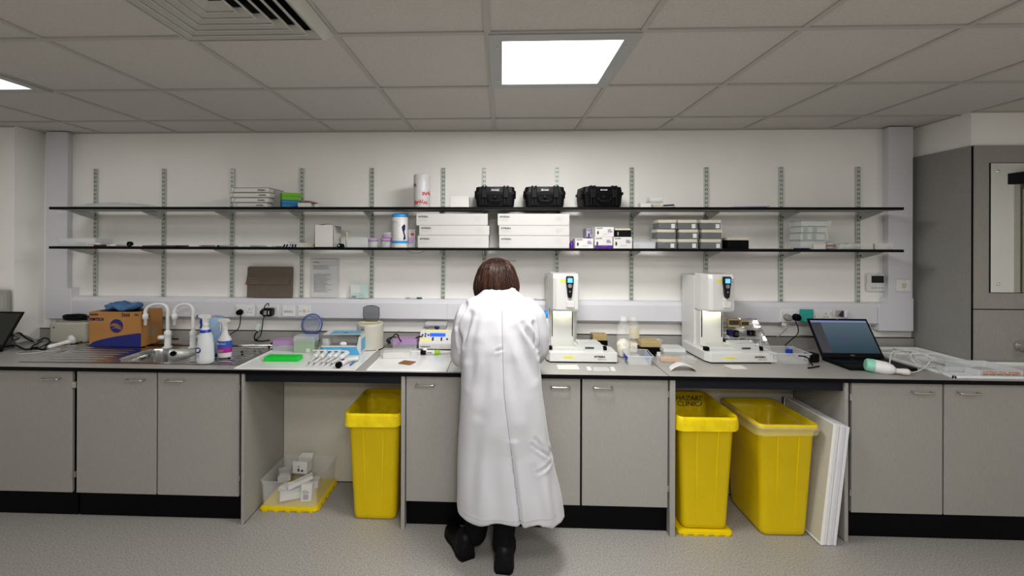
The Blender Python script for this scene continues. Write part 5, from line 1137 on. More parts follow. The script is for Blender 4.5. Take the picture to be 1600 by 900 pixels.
# low clear boxes with red print on the tray
a = at(1540,583); t = thing('seed_tray','low clear tray with red and black print, on the white tray','tray',(a.x-.005,2.525,ZB+.0045)); w_ = X(1578,2.53,580)-X(1508,2.53,580)
o = open_tray(w_,.20,.036,taper=.97).build('tray_wall','clearedge',t); 
m = MB(); m.box(-w_/2+.01,-.0012,.010,w_/2-.008,-.0004,.032); m.build('print_strip','card',t)
txt(t,'CLOTTEDA',.019,(-w_/2+.015,-.0022,.018),'printorange',bold=.0005,sx=.8,name='red_lettering'); txt(t,'CYTOX - CLOTTEDA',.017,(-.02,-.0022,.018),'printorange',bold=.0005,sx=.72,name='red_lettering'); lines(t,-w_/2+.015,-.0022,.012,.24,1,.006,'print',.003,seed=5)
t = thing('clear_tray','low empty clear tray left of the printed one, on white tray','tray',(X(1500,2.62,575)-.02,2.60,ZB+.0045),0); open_tray(.16,.24,.03,taper=.97).build('tray_wall','clearfrost',t)
# plugs and cords
def plug(label, px, py, m_='black', cord=None, body='round', y=TY-.011, r=.021):
    x_, z_ = X(px,y,py), Z(px,py,y); t = thing('power_plug',label,'plug',(x_,y,z_)); m = MB(); m.xf = Matrix.Rotation(PI/2,4,'X')
    if body == 'round': m.lathe([(r,0),(r*1.02,.006),(r*.86,.030),(r*.6,.036)],0,0,22); m.build('plug_body',m_,t)
    else: MB().box(-.036,-.055,-.030,.036,0,.030).build('plug_body',m_,t,bevel=.012,seg=3)
    if cord: m = MB(); m.tube(cr([(a_-x_,b_-y,c_-z_) for a_, b_, c_ in cord],7),.0032,7); m.build('cord','rubber' if m_ in ('black','blackgloss') else 'panelgrey',t)
    return t
def wp(px,py,y): v = W(px,py,y=y); return (v.x,v.y,v.z)
def bp(px,py,z=.004): 
    v = W(px,py,z=ZB+z); return (v.x,v.y,v.z)
plug('black plug with cord falling behind the magenta-labelled spray bottle',376,487.5,'black',[wp(376,492,3.11),wp(375.5,503,3.09),wp(372,514,3.08),wp(362,521,3.06),bp(353,529,.02)])
plug('round black plug with cord, left half of the adapter pair',413,487,'black',[wp(414,492,3.11),wp(411,500,3.10),wp(410,510,3.09),wp(407,524,3.08),bp(400,531,.01),bp(415,530,.005)])
t = plug('square black power adapter with pale label',422.5,486.5,'blackgloss',[wp(420,478,3.09),wp(419,474,3.08),wp(414,478,3.08),wp(412,486,3.08)],body='box'); MB().box(-.020,-.0565,-.017,.002,-.0548,.015).build('label','panelgrey',t)
for k_ in range(1): m = MB(); m.box(.014,-.0562,-.014,.020,-.0548,.012); m.build('label','white',t)
a = wp(403,511,3.08); t = thing('inline_switch','small pale green connector box on a black cable','connector',a,.0,rx=0,ry=.35); MB().box(-.016,-.008,-.026,.016,.008,.024).build('connector_body',mat('palegreen',(.62,.74,.64),.4),t,bevel=.005)
cable('cable','black cable looping below the pale green connector',[wp(403,517,3.08),wp(398,524,3.07),bp(399,532,.006),bp(410,533,.004),bp(425,531,.004),bp(436,529.5,.004),bp(424,537,.004),bp(420,543,.004)],.0045)
plug('grey plug in the left half of the socket by the teal note',1229,495.5,'panelgrey',[wp(1229,503,3.11),wp(1232,509,3.09),wp(1224,518,3.08),wp(1214,527,3.06)],r=.024)
a = wp(1225,507,3.09); t = thing('cable_tag','small white tag on the grey cord','tag',a,ry=.3); MB().box(-.016,-.004,-.010,.016,.002,.012).build('tag_body','white',t,bevel=.002)
plug('black plug beside the teal note with a heavy cord',1243,495.5,'black',[wp(1243,502,3.11),wp(1247,512,3.09),wp(1246,522,3.06),wp(1236,531,3.02),bp(1227,540,.01),bp(1232,545,.01)],r=.025)
t = thing('sticky_note','square teal paper note stuck over the socket','note',wp(1260,492,TY-.018)); MB().box(-.047,-.0008,-.040,.047,.0,.040).build('note_sheet','teal',t); m=MB(); m.add([(-.047,-.001,-.040),(.047,-.001,-.040),(.047,-.012,-.046),(-.047,-.012,-.046)],[(0,1,2,3)]); m.build('curl','teal',t,solid=.0006)
t = thing('wifi_sensor','small white and dark device clipped on the trunking by the laptop','sensor',wp(1316,490,TY-.002)); MB().box(-.045,-.004,-.022,.028,.0,.022).build('sticker','printlight',t); o = MB().box(-.004,-.03,-.024,.016,-.004,.026).build('device_body','whitegloss',t,bevel=.004); m = MB(); m.prism([(-.03,-.012),(-.004,.022),(-.004,-.02)],-.02,-.004,'y'); m.build('dark_part','print',t)
for lb, pl in (('black adapter cable behind the laptop, left of its screen',[(1248,556,.07),(1256,557,.075),(1263,560,.06),(1266,566,.03),(1270,571,.01)]),('black cable running under the laptop corner',[(1262,575,.003),(1270,574,.006),(1280,572,.006)])): cab2(lb,pl,.004,'rubber')
a = at(1273,567); t = thing('power_adapter','black power adapter brick behind the laptop corner','adapter',(a.x,a.y+.03,ZB),.3); MB().box(-.03,-.03,0,.03,.03,.055).build('adapter_body','blackcase',t,bevel=.006)
cable('cable','thin black cord trailing on the wall edge near the laptop',[wp(1247,524,3.17),wp(1268,525,3.17),wp(1290,526,3.17)],.002)
# ============================================================ WALL ITEMS
yl = 3.185; z0 = zt1
x0, x1, zt_ = X(387,yl,440), X(458,yl,440), Z(420,416.5,yl); w_ = x1-x0; h = zt_-z0
t = thing('document_wallet','brown card document wallet leaning on the trunking','folder',((x0+x1)/2,yl-.012,z0+.001)); t.rotation_euler[0] = -.04
MB().box(-w_/2,0,0,w_/2,.010,h*.98).build('pocket','brown',t,bevel=.002)
m = MB(); m.prism([(-w_/2-.002+.016,h),(w_/2+.002,h),(w_/2+.004,h*.60),(w_/2-.020,h*.58),(w_/2-.028,h*.41),(-w_/2-.010,h*.41),(-w_/2-.006,h*.50)],-.006,-.002,'y'); m.build('flap','brown',t,bevel=.001,seg=1); lines(t,-w_/2+.012,-.0068,h*.62,.09,3,.018,'printgrey',.003,seed=3); MB().box(-w_/2+.006,-.0072,h*.49,-w_/2+.022,-.0062,h*.52).build('red_mark','printred',t)
x0, x1, zt_ = X(486,3.205,440), X(528,3.205,440), Z(500,405,3.2); w_ = x1-x0; h = zt_-z0
t = thing('instruction_sheet','white printed instruction sheet standing on the trunking','sheet',((x0+x1)/2,3.203,z0+.001)); MB().box(-w_/2,0,0,w_/2,.001,h).build('sheet','whitegloss',t); MB().box(-w_/2-.006,-.0018,-.0005,w_/2+.014,-.0012,h+.008).build('plastic_sleeve','sleeve',t)
lines(t,-w_/2+.02,-.0028,h-.022,.06,2,.006,'print',.0022,seed=1,name='heading'); lines(t,-w_/2+.02,-.0028,h-.05,.14,5,.0068,'printgrey',.0024,seed=2); lines(t,-w_/2+.024,-.0028,h-.112,.14,19,.0074,'printgrey',.0024,seed=6)
x0, x1, zt_ = X(547,3.17,450), X(574,3.17,450), Z(560,444,3.17); w_ = x1-x0; h = zt_-z0
t = thing('leaflet','small glossy white and teal leaflet standing on the trunking','leaflet',((x0+x1)/2,3.172,z0+.001),rx=-.06); MB().box(-w_/2,0,0,w_/2,.002,h).build('leaflet_card',mat('leafmint',(.60,.74,.72),.25),t); m = MB(); m.add([(-w_/2+.004,-.001,h*.4),(w_/2*.1,-.001,h*.4),(w_/2*.1,-.001,h-.004),(-w_/2+.004,-.001,h-.004)],[(0,1,2,3)]); m.build('picture','whitegloss',t); lines(t,-w_/2+.01,-.0014,h*.12,.04,2,.008,'print',.004,seed=2); lines(t,.0,-.0014,h*.3,.045,6,.014,'teal',.003,seed=4)
a = wp(646,465.5,3.17); t = thing('marker_pen','white marker pen with green cap lying on the trunking','marker',(a[0],3.175,z0+.0055))
m = MB(); m.xf = Matrix.Rotation(PI/2,4,'Y'); m.lathe([(.003,-.062),(.0055,-.06),(.0055,.024)],0,0,12); m.build('barrel','white',t); m = MB(); m.xf = Matrix.Rotation(PI/2,4,'Y'); m.lathe([(.0062,.024),(.0062,.060),(.004,.063)],0,0,12); m.build('cap','greenpen',t); lines(t,-.05,-.0058,.0,.035,1,.004,'print',.003)
a = wp(799,408,YW-.001); t = thing('wall_inscription','small dark handwritten note on the wall beside the hair','writing',(a[0],YW-.0008,a[2])); m = MB()
pts = [(-.03+.0028*i, 0, .004*math.sin(i*1.9)+.003*math.sin(i*.7)) for i in range(24)]; m.tube(pts,.0009,5); m.build('ink_line','print',t); MB().box(-.034,-.001,-.006,-.024,0,-.002).build('red_mark','printred',t)

# ============================================================ SHELF ITEMS
YI = 2.925
def S(px, y=YI): return X(px,y,350)
# upper shelf
x0, x1 = S(113,2.95), S(250,2.95); w_ = x1-x0; t = thing('plastic_sheeting','folded translucent plastic sheeting at the left end of upper shelf','plastic sheet',((x0+x1)/2,2.93,zS1))
def fl(u, v): 
    hgt = .045*math.sin(PI*min(1,u*1.05))**.5*(1-.45*u)*(.8+.2*math.sin(v*PI)); return (-w_/2+w_*u, .17*v, .001+hgt*(v*(1-v)*4)**.4)
m = MB(); m.grid(fl,26,10); o = m.build('sheet','clearfrost',t,solid=.0015); crumple(o,.005,14,2)
for v in o.data.vertices: v.co.z = max(.002,v.co.z)
for i in range(4):
    pxs = [(364,417,322.3,315.4),(361,419,314.8,307.5),(359,421,306.8,299.4),(361,419,298.6,291.2)][i]
    x0, x1 = S(pxs[0]), S(pxs[1]); zz = zS1+.0345*i; t = thing('packaged_sleeve',['white printed carton sleeve at the bottom of the stack','second white printed carton sleeve from the bottom of the stack','third white printed carton sleeve from the bottom of the stack','topmost white printed carton sleeve of the stack'][i],'packet',((x0+x1)/2,YI,zz),[.0,.015,-.01,.03][i],group='stacked white carton sleeves on the upper shelf'); w_ = x1-x0
    MB().box(-w_/2,0,.0,w_/2,.22,.030).build('sleeve_body','white',t,bevel=.006); MB().box(-w_/2-.002,-.002,.030,w_/2+.004,.222,.0325).build('edge_flap','cardgrey',t)
    m = MB(); m.prism([(-w_/2+.012,.0),(-w_/2+.030,.031),(-w_/2+.033,.031),(-w_/2+.015,.0)],-.0022,-.0008,'y'); m.build('strap','printlight',t); txt(t,'INTEGRA',.012,(w_/2-.075,-.0016,.010),'print',bold=.0004)
x0, x1 = S(417,2.97), S(440,2.97); t = thing('packaged_sleeve','grey-white sleeve sticking out behind the green box','packet',((x0+x1)/2,2.99,zS1),-.15); m = MB(); m.prism([(-.05,.10),(-.03,.126),(.11,.095),(.11,.06),(.11,0),(-.05,0)],0,.03,'y'); m.build('sleeve_body','cardgrey',t)
y_ = YI; x0, x1 = S(424), S(449.5); w_ = x1-x0; z1_ = Z(430,311.5,y_)
def tbox(label, mt, zb_, zt_, par=None):
    t = thing('storage_box',label,'box',((x0+x1)/2,y_,zb_)); h = zt_-zb_
    m = MB(); m.prism([(-w_/2,0),(w_/2,0),(w_/2+.006,.003),(w_/2-.0,.13),(-w_/2,.13)],0,h*.58,'z'); m.build('box_base',mt,t,bevel=.002); m = MB(); m.prism([(-w_/2-.002,-.002),(w_/2+.002,-.002),(w_/2+.002,.132),(-w_/2-.002,.132)],h*.58,h-.001,'z'); m.build('box_lid',mt,t,bevel=.003); return t
zt_ = Z(430,300.5,y_)
def tb2(label, mt, zb_, h):
    t = thing('freezer_box',label,'box',((S(423.5)+S(463))/2+.004,YI+.02,zb_),.62); s = .125; m = MB(); m.box(-s/2,-s/2,0,s/2,s/2,h*.55); m.build('box_base',mt,t,bevel=.002); MB().box(-s/2-.001,-s/2-.001,h*.55,s/2+.001,s/2+.001,h-.0008).build('box_lid',mt,t,bevel=.002); t.location.y += .065; return t
hh2 = (Z(440,301,2.95)-zS1)/2; tb2('blue square freezer box on the upper shelf, under the green one','bluebox',zS1,hh2); tb2('green square freezer box stacked on the blue one','greenbox',zS1+hh2,hh2)
x0, x1 = S(465), S(489); t = thing('small_carton','small white carton with a dark red curved top, right of green box','carton',((x0+x1)/2,YI,zS1)); w_ = x1-x0; MB().box(-w_/2,0,0,w_/2*.7,.06,.031).build('box_body','white',t,bevel=.002); m = MB(); m.loft([[(-w_/2+.0+w_*1.15*u, y, .031+.014*math.sin(PI*min(1,u))) for u in [i/10 for i in range(11)]]+[(-w_/2+w_*1.15*(1-i/10), y, .030) for i in range(11)] for y in (0,.06)],smooth=False); m.build('red_top',mat('darkred',(.25,.10,.10),.4),t); m = MB(); m.grid(lambda u,v:(w_/2*.7+.04*u,.06*v,.036*(1-u**1.6)+.001),8,2); m.build('clear_flap','clearedge',t)
# WypAll roll (upside down)
x0, x1 = S(646.5,2.99), S(671.5,2.99); r_ = (x1-x0)/2; zz = Z(660,273,2.97)-zS1
t = thing('wiper_roll','white wiper roll in wrap with red lettering, on upper shelf','paper roll',((x0+x1)/2,2.99,zS1)); m = MB(); m.lathe([(r_*.96,0),(r_,.003),(r_,zz-.004),(r_*.95,zz),(r_*.3,zz-.002)],0,0,40); m.build('roll','cardgrey' if 0 else mat('rollwrap',(.62,.62,.64),.35,noise_s=25,amt=.05,bump=.4),t)
def curved_txt(par, s, size, ang, z, m_, r, flip=True, bold=.001):
    cu = bpy.data.curves.new('c','FONT'); cu.body = s; cu.size = size; cu.align_x = 'CENTER'; cu.offset = bold; cu.resolution_u = 2; o = bpy.data.objects.new('c',cu); C.objects.link(o); bpy.context.view_layer.update()
    me = bpy.data.meshes.new_from_object(o.evaluated_get(bpy.context.evaluated_depsgraph_get())); bpy.data.objects.remove(o)
    for v in me.vertices:
        x, y = v.co.x, v.co.y
        if flip: x, y = -x, -y
        a_ = ang+x/r; v.co = (r*math.sin(a_), -r*math.cos(a_), z+y)
    me.materials.clear(); me.materials.append(M[m_]); ob = bpy.data.objects.new('lettering',me); C.objects.link(ob); ob.parent = par
curved_txt(t,'WypAll',.034,.05,.045,'printred',r_+.001); curved_txt(t,'WypAll',.034,1.15,.105,'printred',r_+.001); curved_txt(t,'WypAll',.034,-1.45,.165,'printred',r_+.001)
m = MB(); m.lathe([(r_*.28,zz-.003),(r_*.28,zz-.0015)],0,0,20); m.build('core','black',t)
x0, x1 = S(703.5), S(732.5); t = carton('small_carton','plain white carton left of the first black case','carton',((x0+x1)/2,YI,zS1),x1-x0,.10,Z(718,306.5,YI)-zS1)
# black cases
def case(label, px0, px1, rz, first=[None]):
    x0, x1 = S(px0), S(px1); w_ = .285; loc = ((x0+x1)/2, YI+.004, zS1+.001)
    if first[0]: return dup(first[0], loc, label, rz)
    t = thing('equipment_case',label,'case',loc,rz,group='black hard cases on the upper shelf'); d_ = .215; h = Z(775,291,YI)-zS1
    m = MB(); m.loft([rr(w_-.045,d_-.04,.025,0,0,d_/2),rr(w_-.03,d_-.025,.025,.012,0,d_/2),rr(w_-.016,d_-.012,.025,h*.60,0,d_/2),rr(w_-.006,d_-.002,.02,h*.605,0,d_/2),rr(w_-.006,d_-.002,.02,h*.66,0,d_/2)],smooth=False); m.build('case_base','blackcase',t)
    m = MB(); m.loft([rr(w_-.006,d_-.002,.02,h*.67,0,d_/2),rr(w_-.006,d_-.002,.02,h*.72,0,d_/2),rr(w_-.018,d_-.014,.025,h*.73,0,d_/2),rr(w_-.026,d_-.022,.028,h*.97,0,d_/2),rr(w_-.05,d_-.05,.03,h,0,d_/2)],smooth=False); lid_ = m.build('case_lid','blackcase',t)
    m = MB()
    for x in (-.085,-.062,.062,.085): m = MB(); m.prism([(-.003,h*.10),(-.003,h*1.0),(.0,h*1.03),(.05,h*1.03),(.05,h*.95),(.012,h*.9),(.012,h*.10)],x-.006,x+.006,'x'); m.build('rib','blackcase',t,bevel=.003)
    for x in (-.0735,.0735): MB().box(x-.018,-.010,h*.44,x+.018,.006,h*.86).build('latch','rubber',t,bevel=.004)
    m = MB(); m.tube([(-.048,-.004,h*.50),(-.046,-.014,h*.40),(-.030,-.018,h*.28),(.030,-.018,h*.28),(.046,-.014,h*.40),(.048,-.004,h*.50)],.006,8); m.build('handle','rubber',t)
    m = MB(); m.xf = Matrix.Translation((0,.003,h*.50)) @ Matrix.Rotation(PI/2,4,'X'); m.lathe([(.013,0),(.013,.008),(.009,.010)],0,0,16); m.build('pressure_valve','rubber',t)
    MB().box(-.032,-.001,h*.74,.032,.010,h*.92).build('badge','blackgloss',lid_); txt(lid_,'BIO-RAD',.012,(0,-.0016,h*.79),'printwhite',align='CENTER',bold=.0004)
    for s in (-1,1): m = MB(); m.box(s*(w_/2-.008)-.007,.05,h*.45,s*(w_/2-.008)+.007,.10,h*.82); m.build('side_hinge','blackcase',t,bevel=.004)
    first[0] = t; return t
case('black hard case leftmost of the three, beside the white carton',740,807,0); case('black hard case in the middle of the three',818,885.5,0); case('black hard case rightmost of the three, turned slightly',908,979.5,.10)
x0, x1 = S(1001), S(1017.5); carton('small_carton','small white carton at the foot of the grey tip rack','carton',((x0+x1)/2,YI,zS1),x1-x0,.06,.030)
x0, x1 = S(1015,2.95), S(1036,2.95); w_ = x1-x0; t = thing('tip_rack','small grey rack of pipette tips with clear cover, on upper shelf','tip rack',((x0+x1)/2,2.95,zS1)); hh = Z(1025,308,2.95)-zS1
MB().box(-w_*.36,.005,0,w_*.36,.07,hh*.5).build('rack_base','cream',t); MB().box(-w_/2,0,hh*.5,w_/2,.08,hh*.62).build('rack_plate','cardgrey',t); MB().box(-w_/2+.004,.004,hh*.62,w_/2-.004,.076,hh).build('cover','clearedge',t,bevel=.003)
m = MB()
for i in range(9): m.lathe([(.0015,hh*.15),(.003,hh*.5)],-w_/2+.006+i*(w_-.012)/8,.003,6)
m.build('tips','white',t)
x0, x1 = S(1036), S(1056); w_ = x1-x0; t = thing('tube_strip','strip of small black tubes lying on the upper shelf','tube strip',((x0+x1)/2,YI,zS1),ry=-.06); MB().box(-w_/2,0,.002,w_/2,.03,.010).build('strip','cardgrey',t)
m = MB()
for i in range(8): m.lathe([(.0042,.010),(.0042,.020)],-w_/2+.008+i*(w_-.02)/7,.006,8)
m.build('caps','black',t)
x0, x1 = S(1150), S(1203); w_ = x1-x0; t = thing('folder_sheet','flat bluish plastic folder lying on the upper shelf','folder',((x0+x1)/2,YI,zS1+.001),ry=-.02); MB().box(-w_/2,0,0.002,w_/2,.2,.009).build('folder_cover',mat('folderblue',(.45,.47,.62),.4),t,bevel=.002); MB().box(-w_/2+.01,.002,.009,w_/2+.004,.19,.012).build('papers','white',t)
# lower shelf
def L(px, y=YI): return X(px,y,380)
x0, x1 = L(88), L(148); w_ = x1-x0; t = thing('clear_tray','clear tray with white and red packets at left end of lower shelf','tray',((x0+x1)/2,YI,zS0)); open_tray(w_,.16,.055,taper=.9).build('tray_wall','clearfrost',t)
k = carton('small_packet','white packet with red print inside the leftmost clear tray','packet',((x0+x1)/2+.01,YI+.03,zS0+.004),.10,.05,.028,rz=.1); lines(k,-.04,-.0012,.016,.07,2,.006,'printred',.0025)
x0 = L(146); t = thing('small_packet','small pinkish white packet right of the leftmost clear tray','packet',(x0,YI,zS0),.05); MB().box(-.05,0,0,.05,.05,.024).build('packet_body','card',t,bevel=.004); lines(t,-.04,-.001,.014,.08,2,.006,'printred',.002,seed=4)
def pen(label, px0, px1, z=.006, r_=.006, cap='print', capfrac=.25, bodym='white', tipm='printgrey', name='marker_pen', yy=YI, rz=0):
    x0, x1 = L(px0,yy), L(px1,yy); Ln = x1-x0; t = thing(name,label,'pen',(x0,yy,zS0+r_),rz)
    m = MB(); m.xf = Matrix.Rotation(PI/2,4,'Y'); m.lathe([(r_*.9,Ln*capfrac),(r_*.9,Ln*.96),(r_*.4,Ln)],0,0,10); m.build('barrel',bodym,t); m = MB(); m.xf = Matrix.Rotation(PI/2,4,'Y'); m.lathe([(r_*.7,0),(r_,.003),(r_,Ln*capfrac)],0,0,10); m.build('cap',cap,t); return t
pen('black marker lying in front of the leftmost packets',147,171,cap='print',capfrac=.85); pen('grey-white marker with round black end on lower shelf, at left',172,207,cap='white',capfrac=.3,bodym='cardgrey',r_=.008)
m = MB(); t = thing('tape_roll','small round black tape roll on the lower shelf at left','tape',(L(203.5),YI-.005,zS0+.0175)); m.xf = Matrix.Rotation(PI/2,4,'X'); m.lathe([(.007,-.012),(.0172,-.012),(.0172,.006),(.007,.006),(.007,-.012)],0,0,24,cap=(False,False)); m.build('tape','black',t)
x0, x1 = L(222), L(276); w_ = x1-x0; t = thing('flat_pouch','flat black pouch lying on the lower shelf at left','pouch',((x0+x1)/2,YI,zS0)); MB().box(-w_/2,0,0,w_/2,.12,.008).build('pouch_body','blackcase',t,bevel=.003); MB().box(-w_/2+.01,-.001,.003,w_/2-.01,.001,.005).build('zip','printgrey',t)
pen('dark grey pen lying alone, third on the lower shelf',311,337,cap='cardgrey',capfrac=.15,bodym='printgrey'); pen('white marker with grey barrel and black tip on the lower shelf',339,372,cap='print',capfrac=.14,bodym='printlight'); pen('white capped marker with grey barrel, left of the blue pen',382,417,cap='white',capfrac=.28,bodym='printlight'); pen('thin grey pencil left of the dark blue pipettor',425,442,cap='printlight',capfrac=.4,bodym='printgrey',r_=.004)
x0, x1 = L(441), L(463); t = thing('tube_pack','dark blue and white packet of tubes on the lower shelf','packet',((x0+x1)/2,YI,zS0)); w_ = x1-x0; m = MB()
for i in range(5): m.xf = Matrix.Translation((-w_/2+.01+i*(w_-.02)/4,0,.010)) @ Matrix.Rotation(.5 if i<3 else .1,4,'Y'); m.lathe([(.004,-.012),(.0055,-.008),(.0055,.010)],0,.008,8)
m.build('tubes','navydark',t); m = MB(); m.box(-.006,-.001,.004,.006,.0,.016); m.build('label','white',t)
x0, x1 = L(448,2.96), L(490,2.96); w_ = x1-x0; t = thing('envelope','half-open white envelope leaning on the white carton','envelope',((x0+x1)/2,2.96,zS0)); m = MB(); m.prism([(-w_/2,.036),(-w_/2+.02,.034),(w_/2-.02,.024),(w_/2,.024),(w_/2,0),(-w_/2+.07,0)],0,.05,'y'); m.build('envelope_body','card',t); MB().box(w_/2-.07,-.001,.002,w_/2,.0,.022).build('address_panel','cream',t)
# white carton with open flaps
yb_ = YI; x0, x1 = L(491.5,yb_), L(521,yb_); w_ = x1-x0; h = Z(500,351.5,yb_)-zS0; t = thing('open_carton','plain white carton with open top flaps on the lower shelf','carton',((x0+x1)/2,yb_,zS0)); m = MB(); d_ = .14
m.box(-w_/2,0,0,w_/2,.0025,h); m.box(-w_/2,d_,0,w_/2,d_+.0025,h); m.box(-w_/2,0,0,-w_/2+.0025,d_,h); m.box(w_/2-.0025,0,0,w_/2,d_,h); m.box(-w_/2,0,0,w_/2,d_,.0025); m.build('carton_wall','card',t)
m = MB(); m.add([(w_/2,.01,h),(w_/2,d_-.01,h),(w_/2+.075,d_-.01,h-.020),(w_/2+.075,.01,h-.014)],[(0,1,2,3)]); m.build('flap','card',t,solid=.002); m = MB(); m.grid(lambda u,v:(-w_/2+.01+(w_-.02)*u,.02+.05*v,h+.008*math.sin(PI*u)-.001),8,3); m.build('inner_flap','kraft',t,solid=.0015)
a = L(530); t = thing('binder_clip','black binder clip on the lower shelf below the carton flap','clip',(a,YI-.005,zS0)); m = MB(); m.prism([(-.012,0),(.030,0),(.032,.008),(.026,.024),(-.004,.026),(-.016,.010)],0,.025,'y'); m.build('clip_body','black',t,bevel=.003); m = MB(); m.tube([(-.014,.012,.012),(-.034,.012,.024),(-.034,.012,.008),(-.014,.012,.006)],.0014,6); m.build('clip_wire','metal',t); m = MB(); m.ell((0,-.001,.012),(.006,.002,.005)); m.build('hole','white',t)
a = L(541,2.99); t = thing('peg_strip','tan wooden strip standing beside the clear box','strip',(a,2.99,zS0)); MB().box(-.006,0,0,.006,.02,.105).build('strip','cream',t,bevel=.002); MB().box(-.0065,-.001,.05,.0,.0,.095).build('end_grain','kraft',t)
x0, x1 = L(539), L(575); w_ = x1-x0; t = thing('clear_lidded_box','low frosted clear box left of the lilac tubs','box',((x0+x1)/2,YI,zS0)); open_tray(w_,.12,.062,taper=.95).build('box_base','clearfrost',t); MB().box(-w_/2-.002,-.002,.062,w_/2+.002,.124,.068).build('lid','clearfrost',t,bevel=.002)
def tub(label, px0, px1, first=[None]):
    x0, x1 = L(px0), L(px1); r_ = (x1-x0)/2
    if first[0]: return dup(first[0],((x0+x1)/2,YI+r_,zS0),label)
    t = thing('sample_tub',label,'tub',((x0+x1)/2,YI+r_,zS0),group='clear tubs with lilac lids'); m = MB(); m.lathe([(r_*.82,0),(r_*.86,.003),(r_*.92,.044)],0,0,28); m.build('tub_body','clearfrost',t); m = MB(); m.lathe([(r_,.044),(r_,.058),(r_*.9,.062)],0,0,28); m.build('lid','lilac',t); first[0] = t; return t
tub('clear tub with lilac lid, farther from the wipes canister',571.5,589); tub('clear tub with lilac lid, touching the wipes canister',590,611)
zz_ = .062; t = thing('tub_lid_stack','small lilac lidded tub lying on top of the clear tubs','tub',(L(607,2.985),2.985,zS0+.066)); m = MB(); m.lathe([(.044,.0),(.046,.004),(.046,.012),(.040,.016)],0,0,26); m.build('lid','lilac',t); m = MB(); m.lathe([(.038,.016),(.034,.04)],0,0,26); m.build('tub_body','clearfrost',t)
# wipes canister
yb_ = 2.975; x0, x1 = L(612.5,yb_), L(637,yb_); r_ = (x1-x0)/2; h = Z(624,334,yb_-.04)-zS0; t = thing('wipes_canister','white wipes canister with blue lid and blue band, on lower shelf','canister',((x0+x1)/2,yb_,zS0))
def cyl2(n, p_, m_): m = MB(); m.lathe(p_,0,0,36); return m.build(n,m_,t)
cyl2('canister_body',[(r_*.98,0),(r_,.003),(r_,h*.90),(r_*.96,h*.91)],'white'); cyl2('lid',[(r_*1.01,h*.905),(r_*1.02,h*.93),(r_*.99,h*.97),(r_*.9,h)],'bluecap'); m = MB(); m.lathe([(r_*1.006,h*.125),(r_*1.006,h*.20)],0,0,36,cap=(False,False)); m.build('blue_band','bluecap',t)
m = MB(); prf = [(0,.62),(.35,.69),(.55,.66),(.5,.52),(.35,.48),(.55,.36),(.6,.25),(.2,.22),(.35,.35),(.15,.48),(.05,.54)]
m.add([((r_+.0012)*math.sin(.45+u*.9),-(r_+.0012)*math.cos(.45+u*.9),h*v) for u, v in prf],[tuple(range(len(prf)))]); m.build('blue_swoosh','navydark',t)
m = MB(); rn = random.Random(3)
for i in range(13):
    u = -.95
    while u < .15+rn.uniform(-.3,.1): 
        l_ = rn.uniform(.05,.16); zq = h*.72-i*.0105; m.add([((r_+.001)*math.sin(a_),-(r_+.001)*math.cos(a_),z_) for a_, z_ in ((u,zq),(u+l_,zq),(u+l_,zq+.002),(u,zq+.002))],[(0,1,2,3)]); u += l_+.04
m.build('printed_text','printgrey',t)
curved_txt(t,'WIPES',.018,-.5,h*.74,'printlight',r_+.001,flip=False,bold=0)
x0, x1 = L(637.5,2.97), L(648,2.97); w_ = x1-x0; t = thing('refill_pouch','white and lilac refill pouch squeezed beside the wipes canister','pouch',((x0+x1)/2+.002,2.99,zS0)); o = subdiv_box(-w_/2-.004,0,.0,w_/2,.03,.125,7).build('pouch_body','frostwhite',t); crumple(o,.005,25,3)
for v in o.data.vertices: v.co.z = max(.001,v.co.z)
MB().box(-.008,-.007,.085,.012,-.004,.10).build('red_patch','printred',t); MB().box(-w_/2,-.006,.03,w_/2-.012,-.004,.07).build('lilac_patch','lilac',t)
m = MB(); m.tube(cr([(x_,0,z_) for x_, z_ in ((-.055,0),(-.04,-.012),(0,-.02),(.04,-.014),(.06,-.002))],5),.0009,5); o = m.build('loose_wire','rubber'); o.location = (L(650),YS-.001,zS0-.017); tag(o,'thin dark wire loop hanging below the lower shelf edge','wire')
# long white boxes
def longbox(label, px0, px1, pyb, pyt, z_, h, txt_=True, first=[None], tp=0):
    x0, x1 = L(px0), L(px1); w_ = x1-x0
    t = thing('long_carton',label,'carton',((x0+x1)/2,YI-.004,z_),group='long white instrument cartons on the lower shelf')
    MB().box(-w_/2+.002,.002,0,w_/2-.002,.25,h*.55).build('carton_base','carton',t,bevel=.001,seg=1); MB().box(-w_/2,0,h*.06,w_/2,.252,h-.001).build('carton_lid','carton',t,bevel=.0015,seg=1)
    txt(t,'INTEGRA',.016,(-w_/2+.014,-.0012,h*.66),'print',bold=.0005); lines(t,-w_/2+.014,-.0012,h*.48,.085,2,.006,'printlight',.0016,seed=3); lines(t,w_/2-.09,-.0012,h*.70,.06,4,.008,'printlight',.0012,seed=7,name='code_block'); return t
zz_ = zS0
hs_ = [Z(700,368,YI)-zS0, Z(700,352.5,YI)-Z(700,368,YI), Z(700,333.5,YI)-Z(700,352.5,YI)]
nm = ['bottom', 'middle', 'top']
for i, (a_, b_) in enumerate(((653,763.5),(655,764.5),(650.5,762))): longbox(f'long white carton, {nm[i]} of the left stack of three',a_,b_,0,0,zz_,hs_[i]); zz_ += hs_[i]
zz_ = zS0
for i, (a_, b_) in enumerate(((780,889.5),(779.5,889.5),(777.5,889.5))): longbox(f'long white carton, {nm[i]} of the right stack of three',a_,b_,0,0,zz_,hs_[i]); zz_ += hs_[i]
